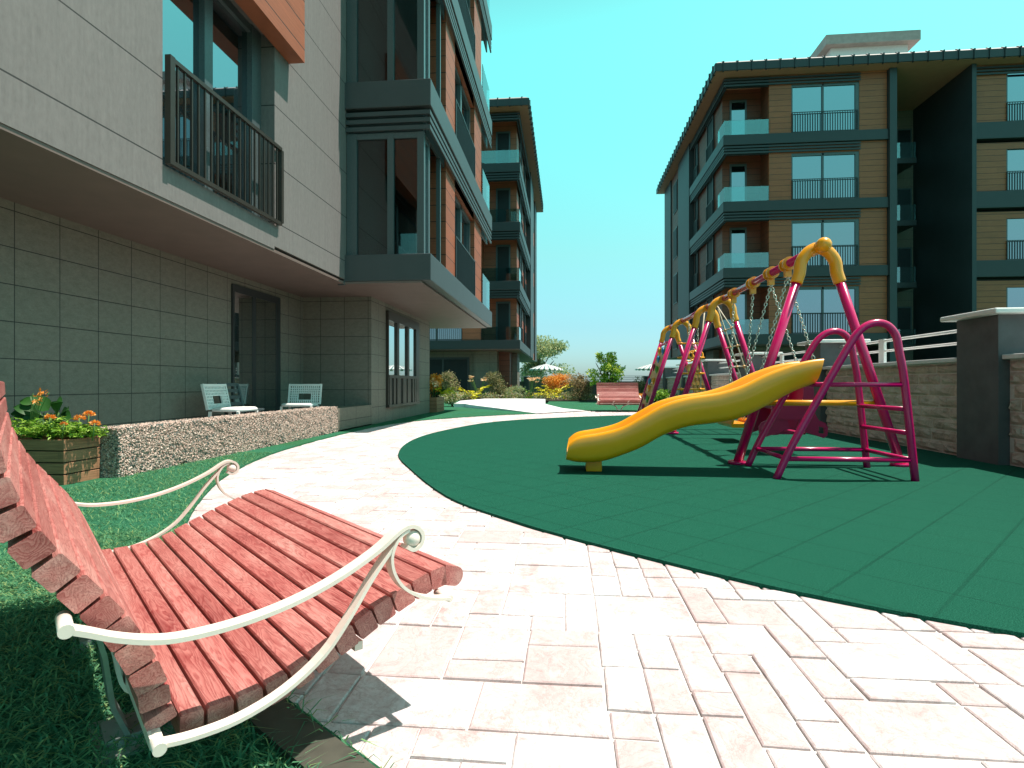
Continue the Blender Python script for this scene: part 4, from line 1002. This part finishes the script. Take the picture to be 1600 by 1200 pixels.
M['petal_o'] = island('orange_petals', [(0, (.72,.20,.015)), (.5, (.85,.34,.05)), (1, (.90,.50,.16))], .5, .2)
M['petal_p'] = island('peach_petals', [(0, (.80,.36,.12)), (.5, (.88,.52,.26)), (1, (.92,.70,.48))], .5, .2)
M['stem'] = simple('green_stems', (.08, .18, .03), .6, .2, 20); M['bark'] = simple('bark', (.10, .075, .055), .9, .3, 14, bump=.6, bscale=30)

def fronds(n, base, length, leaf, rise=.6, pairs=13, spread=(0, 2*math.pi), basej=.02, droop=1.0):
    C, D = [], []
    for k in range(n):
        a = random.uniform(*spread); l = length*random.uniform(.7, 1.15); b0 = Vector(base)+Vector((random.uniform(-1,1)*basej, random.uniform(-1,1)*basej, 0))
        h = Vector((math.cos(a), math.sin(a), 0)); rs = rise*random.uniform(.6, 1.3); side = Vector((-h.y, h.x, 0))
        for i in range(2, pairs+1):
            t = i/pairs; p = b0+h*l*t*.9+Vector((0,0,l*(rs*t-droop*.75*t*t)))
            q = math.sin(math.pi*min(1, .12+t*.9))+.15
            for s_ in (-1, 1): C.append(p); D.append((side*s_*1.0+h*.55+Vector((0,0,-.15)))*q)
    C = np.array([tuple(c) for c in C]); D = np.array([tuple(d) for d in D]); ln = np.linalg.norm(D, axis=1, keepdims=True)
    V, F = leaves_at(C, leaf, .42, .8, D/ln*1.0); return V, F
def big_leaf(mb, base, tip, width, sag=.2):
    base, tip = Vector(base), Vector(tip); d = tip-base; side = d.cross(Vector((random.uniform(-.1,.9),-.75,.6)).normalized()).normalized(); up = side.cross(d).normalized(); V = []
    n = 7
    for i in range(n+1):
        t = i/n; w = width*math.sin(math.pi*t**.75)**.8 if 0 < t < 1 else .0; c = base+d*t+up*(math.sin(t*math.pi)*sag*d.length*.5)
        V += [c-side*w*.5+up*w*.16, c, c+side*w*.5+up*w*.16]
    F = []
    for i in range(n):
        k = i*3; F += [(k,k+1,k+4,k+3),(k+1,k+2,k+5,k+4)]
    mb.add(V, F, True)
def pompom(c, r, n=46):
    a = rng.uniform(0, 2*np.pi, n); e = np.arcsin(rng.uniform(-.15, 1, n))
    D = np.stack([np.cos(a)*np.cos(e), np.sin(a)*np.cos(e), np.sin(e)*.75], 1); C = np.array(c)[None]+D*r*.55; V, F = leaves_at(C, r*.5, .62, .2, D*2.0); return V, F

def planter_box(label, x0, x1, y0, y1, h, group):
    p = thing('planter_box', label, 'planter', ((x0+x1)/2, (y0+y1)/2, 0), group=group)
    b = MB(); nb = 4; bh = h/nb
    for k in range(nb):
        za, zb = .02+k*bh, .02+(k+1)*bh-.010
        b.box(x0,x1,y0,y0+.03,za,zb); b.box(x0,x1,y1-.03,y1,za,zb); b.box(x0,x0+.03,y0+.031,y1-.031,za,zb); b.box(x1-.03,x1,y0+.031,y1-.031,za,zb)
    b.build('boards', M['plank'], p, bevel=.003)
    b = MB(); b.box(x0+.02,x1-.02,y0+.02,y1-.02,.02,h-.05); b.build('soil', M['soil'], p)
    return p
planter_box('brown timber planter box full of ferns beside the pebble wall', -5.05, -4.06, 4.26, 4.62, .385, 'timber planter boxes')
planter_box('shaded timber planter box against the corner of the stone block', -4.05, -3.72, 16.2, 17.2, .45, 'timber planter boxes')
# near planter planting
def at(px, Y):                       # world x at depth Y on the ray through column px of the photograph
    a = R(5.4); q = (px-800)/888.9
    return Y*(q*math.cos(a)-math.sin(a))/(math.cos(a)+q*math.sin(a))
f1 = []
for px, by in ((20,4.42),(38,4.35),(55,4.45),(70,4.34),(88,4.45),(104,4.36),(116,4.46),(126,4.40),(134,4.47),(138,4.54),(60,4.33),(108,4.38)): f1.append(fronds(13, (at(px,by), by, .40), .155 if px > 100 else .20, .036, 1.2, 13, basej=.04, droop=1.0))
v, f = join(*f1); o = npmesh('fern', v, f, L_lime, None, (-4.5,4.44,.36)); tag(o, 'lush lime green ferns spilling over the brown timber planter', 'fern')
bl = thing('broadleaf_plant', 'dark broad leaved plant rising behind the ferns in the brown planter', 'plant', (at(75,4.55),4.55,.36))
b = MB()
for k, (px, z, dx, dz, l) in enumerate([(60,.60,-.9,.35,.17),(72,.62,-.3,.5,.18),(84,.60,.5,.35,.18),(95,.58,.9,.1,.17),(104,.57,1,-.1,.16),(66,.57,-.5,-.2,.16),(80,.55,.2,-.3,.18),(92,.54,.7,-.4,.16),(50,.58,-1,.1,.15),(84,.68,.9,.15,.14),(58,.68,-1,.2,.12),(108,.60,.8,.3,.12),(72,.50,0,-.5,.15),(100,.50,.5,-.5,.13)]):
    bb = Vector((at(px,4.53), 4.53+random.uniform(-.06,.05), z)); d = Vector((dx, random.uniform(-.7,-.1), dz)).normalized()*l; big_leaf(b, bb, bb+d, l*.72)
b.build('leaves', L_dark, bl); b = MB()
for px in range(56, 108, 6): b.tube([(at(79,4.54),4.54,.38),(at(px,4.53),4.53,.60)],.006,5)
b.build('stems', M['stem'], bl)
gs = thing('tall_flower', 'tall thin stemmed russet flower standing out of the planter leaves', 'flower', (at(48,4.4),4.4,.36)); b = MB(); tips = []
for k in range(7):
    t = Vector((at(52+k*4,4.4), 4.38+random.uniform(-.03,.03), .745+random.uniform(-.05,.035))); tips.append(t)
    b.tube(smooth_poly([(at(47+k*1.5,4.4),4.4,.40),(at(48+k*2.2,4.4),4.4,.60),tuple(t)],4),.0028,5)
b.build('stems', M['stem'], gs); s_ = [leaves_at(np.repeat(np.array([tuple(t)]), 9, 0)+rng.normal(size=(9,3))*.012, .04, .4, 0) for t in tips[1:7:2]+[tips[5]]]
v, f = join(*s_); npmesh('petals', v, f, M['petal_o'], gs)
for px, Y, z, r, lb in [(78,4.34,.575,.042,'orange pompom marigold in front of the dark broad leaves'),(124,4.40,.565,.046,'orange marigold in the middle of the row of three on the right'),(139,4.50,.595,.046,'orange marigold set highest of the planter marigolds'),(148,4.36,.525,.044,'orange marigold lowest and nearest the pebble wall'),(100,4.30,.53,.028,'small orange marigold half hidden among the ferns')]:
    x, y = at(px, Y), Y
    t = thing('marigold', lb, 'flower', (x,y,.36), group='marigolds in the timber planter')
    v, f = pompom((x,y,z-.01), r, 110); npmesh('petals', v, f, M['petal_o'], t); b = MB(); b.tube([(x-.02,y,.38),(x,y,z)],.005,5); b.build('stem', M['stem'], t)

def bush(name, label, cat, x, y, w, h, n, size, mat, z=.03, group=None, blobs=9, trunk=False):
    if y > 25: w *= 1.15; h *= 1.15
    t = thing(name, label, cat, (x,y,z), group=group); S = []
    for k in range(blobs):
        a = random.uniform(0, 6.28); rr = random.uniform(0, .62)*w/2; zz = z+h*random.uniform(.25,.80); sc_ = random.uniform(.25,.42)
        S.append(leafset(int(n*1.25)//blobs, (x+math.cos(a)*rr, y+math.sin(a)*rr, zz), (w*sc_*.8, w*sc_*.8, h*sc_*.72), size, .5, shell=.1))
    v, f = join(*S); v[:,2] = np.maximum(v[:,2], z); npmesh('foliage', v, f, mat, t)
    b = MB()
    for k in range(5): b.tube([(x+random.uniform(-.05,.05),y,z),(x+random.uniform(-w/5,w/5),y+random.uniform(-w/6,w/6),z+h*.7)],[.018,.008],6)
    b.build('stems', M['bark'], t); return t
def yellow_frond(label, x, y, h):
    t = thing('fern', label, 'fern', (x,y,.03), group='yellow ferns in the far flower bed'); v, f = fronds(13, (x,y,.1), h*1.25, .16, 1.1, 12, basej=.05, droop=.9); npmesh('fronds', v, f, L_yellow, t)
def lily(label, x, y, h, n=5):
    t = thing('lily', label, 'flower', (x,y,.03), group='peach lilies in the far flower bed'); b = MB(); S = []
    for k in range(n):
        tx, ty, tz = x+random.uniform(-.45,.45), y+random.uniform(-.3,.3), h*random.uniform(.8,1.05); b.tube(smooth_poly([(x+random.uniform(-.1,.1),y,.05),((x+tx)/2,ty,tz*.6),(tx,ty,tz)],3),.014,5)
        D = np.array([(math.cos(q), math.sin(q)-.5, .35) for q in np.linspace(0, 6.28, 8)[:-1]]); v, f = leaves_at(np.repeat(np.array([(tx,ty,tz)]), 7, 0), .20, .5, .2, D*2.5); npmesh('petals', v, f, M['petal_p'], t)
    b.build('stems', M['stem'], t)
    v, f = fronds(8, (x,y,.05), h*.6, .14, 1.2, 6, basej=.1); npmesh('leaves', v, f, L_lime, t)
#@@FARPLANTS
bed = MB(); bed.prism([(-9,27.6),(-4.2,27.6),(-2.4,27.8),(-.9,27.2),(1.6,26.8),(4.7,26.8),(4.7,33),(-9,33)], -.05, .05); tag(bed.build('flower_bed', M['soil']), kind='structure')
# things growing in and by the shaded planter box at the stone corner
bush('shrub','orange flowering shrub in the planter at the corner of the stone block','shrub',-3.92,16.6,.62,.72,900,.085,L_orange,.45)
t = thing('lily','peach lily blooms leaning over the shaded planter box','flower',(-3.8,16.5,.45)); 
for p in ((-3.86,16.35,.92),(-3.72,16.3,.84)):
    v, f = leaves_at(np.repeat(np.array([p]), 7, 0), .13, .5, .2, np.array([(math.cos(q), -.6, math.sin(q)) for q in np.linspace(0, 6.28, 8)[:-1]])*2.5); npmesh('petals', v, f, M['petal_p'], t)
b = MB(); b.tube([(-3.9,16.5,.45),(-3.86,16.37,.9)],.01,5); b.tube([(-3.85,16.5,.45),(-3.72,16.32,.83)],.01,5); b.build('stems', M['stem'], t)
t = thing('fern','bright yellow frond arching from the shaded planter box','fern',(-3.75,16.7,.45)); v, f = fronds(9,(-3.75,16.7,.5),.5,.10,1.0,12,spread=(-1.6,.6)); npmesh('fronds', v, f, L_yellow, t)
bush('shrub','green leafy plant filling the shaded planter box','shrub',-3.85,16.75,.5,.36,700,.08,L_dark,.44)
bush('shrub','mixed low shrub with white flecks beside the shaded planter','shrub',at(706,20.5),20.5,.95,.58,1500,.07,L_mixed,.03)
bush('shrub','olive shrub behind the white flecked shrub near the dark glazed door','shrub',at(699,25.5),25.5,1.0,1.22,1900,.085,L_olive,.03)
yellow_frond('yellow fern left of the first peach lilies near the terrace slab', at(729,26.3), 28.2, .86)
lily('peach lilies left of the tall olive shrub', at(749,28.8), 28.8, 1.15, 6)
bush('shrub','tall pointed olive shrub at the middle of the bed below the distant block','shrub',at(775,29),29,1.05,1.25,2400,.085,L_olive,.05)
bush('shrub','pale grey green low shrub right of the tall olive shrub','shrub',at(803,30),30,1.3,.62,1200,.09,L_far,.05)
lily('peach lilies in front of the far boundary wall', at(829,28.6), 28.6, 1.12, 6)
yellow_frond('yellow fern in front of the bright orange shrub', at(863,27.6), 28.0, .92)
bush('shrub','bright orange shrub under the left parasol','shrub',at(870,31),31,1.6,1.22,2600,.09,L_orange,.05)
bush('shrub','russet and olive shrub left of the far bench','shrub',at(906,27.5),27.5,1.35,1.08,2600,.085,L_brown,.05)
bush('shrub','dark olive shrub right of the far bench beside the climbing board','shrub',at(1004,28.5),28.5,1.0,1.0,1700,.085,L_olive,.05)
bush('shrub','low orange flowering shrub by the right arm of the far bench','shrub',at(1004,24.5),24.5,.7,.50,700,.085,L_orange,.03)
bush('shrub','green leafed clump behind the climbing board','shrub',at(1040,22.0),22,1.0,.66,900,.15,L_lime,.03)
def cover():
    S = []
    for px, Y, w, h, L in ((738,28.2,.9,.34,0),(765,28.3,.9,.3,0),(800,28.6,1.0,.34,0),(830,28.6,1.0,.32,0),(855,28.7,.9,.3,0),(885,28.6,.9,.34,0),(905,28.0,1.0,.22,0),(930,28.4,.9,.25,0),(960,28.6,1,.25,0),(1000,28.6,1,.3,0),(1020,28.0,1,.3,0),(695,27.9,1.2,.4,0),(720,28,1.0,.38,0)):
        S.append(leafset(620, (at(px,Y), Y, .06+h*.5), (w*.62, .5, h*.75), .085, .5))
    v, f = join(*S); v[:,2] = np.maximum(v[:,2], .05); tag(npmesh('ground_cover', v, f, L_mixed), kind='stuff')
cover()
def tree(label, x, y, h, w, n, size, mat, group=None, z=0.0, crown_lo=.25, puff=1.0):
    t = thing('tree', label, 'tree', (x,y,z), group=group); b = MB()
    tops = []
    b.tube([(x,y,z),(x+.02*h,y,z+h*.3),(x-.01*h,y,z+h*.62)],[h*.022,h*.016,h*.008],8)
    for k in range(9):
        a = k*2.4+random.random(); r = w*random.uniform(.2,.42); zz = z+h*random.uniform(.45,.9); p = (x+math.cos(a)*r, y+math.sin(a)*r, zz); tops.append(p)
        b.tube(smooth_poly([(x,y,z+h*random.uniform(.18,.4)),(x+math.cos(a)*r*.5,y+math.sin(a)*r*.5,(zz+z+h*.3)/2),p],3),[h*.009]*6+[h*.004],6)
    b.build('trunk', M['bark'], t); S = []
    for k in range(22):
        zf = random.uniform(crown_lo, .96); wf = math.sin(math.pi*min(1,max(.05,(zf-crown_lo*.5)/(1.08-crown_lo*.5))))**.7
        a = random.uniform(0,6.28); r = random.uniform(.1,.44)*w*wf; sc_ = random.uniform(.09,.19)*puff
        S.append(leafset(n//22, (x+math.cos(a)*r, y+math.sin(a)*r, z+h*zf), (w*sc_, w*sc_, h*sc_*.62), size, .55))
    v, f = join(*S); npmesh('crown', v, f, mat, t); return t
tree('young bright green leafy tree directly behind the far bench', at(950,26), 26, 2.2, 1.75, 2600, .13, L_tree, z=.03, crown_lo=.30)
tree('big pale green tree behind the left parasol', at(842,60), 60, 5.6, 6.4, 11000, .25, L_far, crown_lo=.16, puff=1.4)
def parasol(label, x, y):
    p = thing('parasol', label, 'parasol', (x,y,0), group='white parasols beyond the boundary wall'); b = MB(); b.cyl((x,y,0),(x,y,2.62),.03,8); b.sphere((x,y,2.66),.05,8,6); b.build('pole', M['white'], p)
    c = MB(); n = 20
    for k in range(n):
        a0, a1 = 2*math.pi*k/n, 2*math.pi*(k+.62)/n
        for (r0, z0), (r1, z1) in (((.03,2.60),(.7,2.44)),((.7,2.44),(1.48,2.16)),((1.48,2.16),(1.52,2.04))):
            c.add([(x+r*math.cos(a), y+r*math.sin(a), z) for r, z, a in ((r0,z0,a0),(r1,z1,a0),(r1,z1,a1),(r0,z0,a1))], [(0,1,2,3)])
    c.build('canopy', M['white'], p)
    c = MB(); V = [(x,y,2.585)]+[(x+r*math.cos(2*math.pi*k/24), y+r*math.sin(2*math.pi*k/24), z) for r, z in ((.7,2.425),(1.47,2.145)) for k in range(24)]
    c.add(V, [(0,1+k,1+(k+1)%24) for k in range(24)]+[(1+k,25+k,25+(k+1)%24,1+(k+1)%24) for k in range(24)]); c.build('lining', simple('teal_canvas',(.10,.22,.22),.8,.1), p)
parasol('white striped parasol in front of the big pale tree', at(853,50), 50)
parasol('white striped parasol left behind the climbing board', at(1020,50), 50)
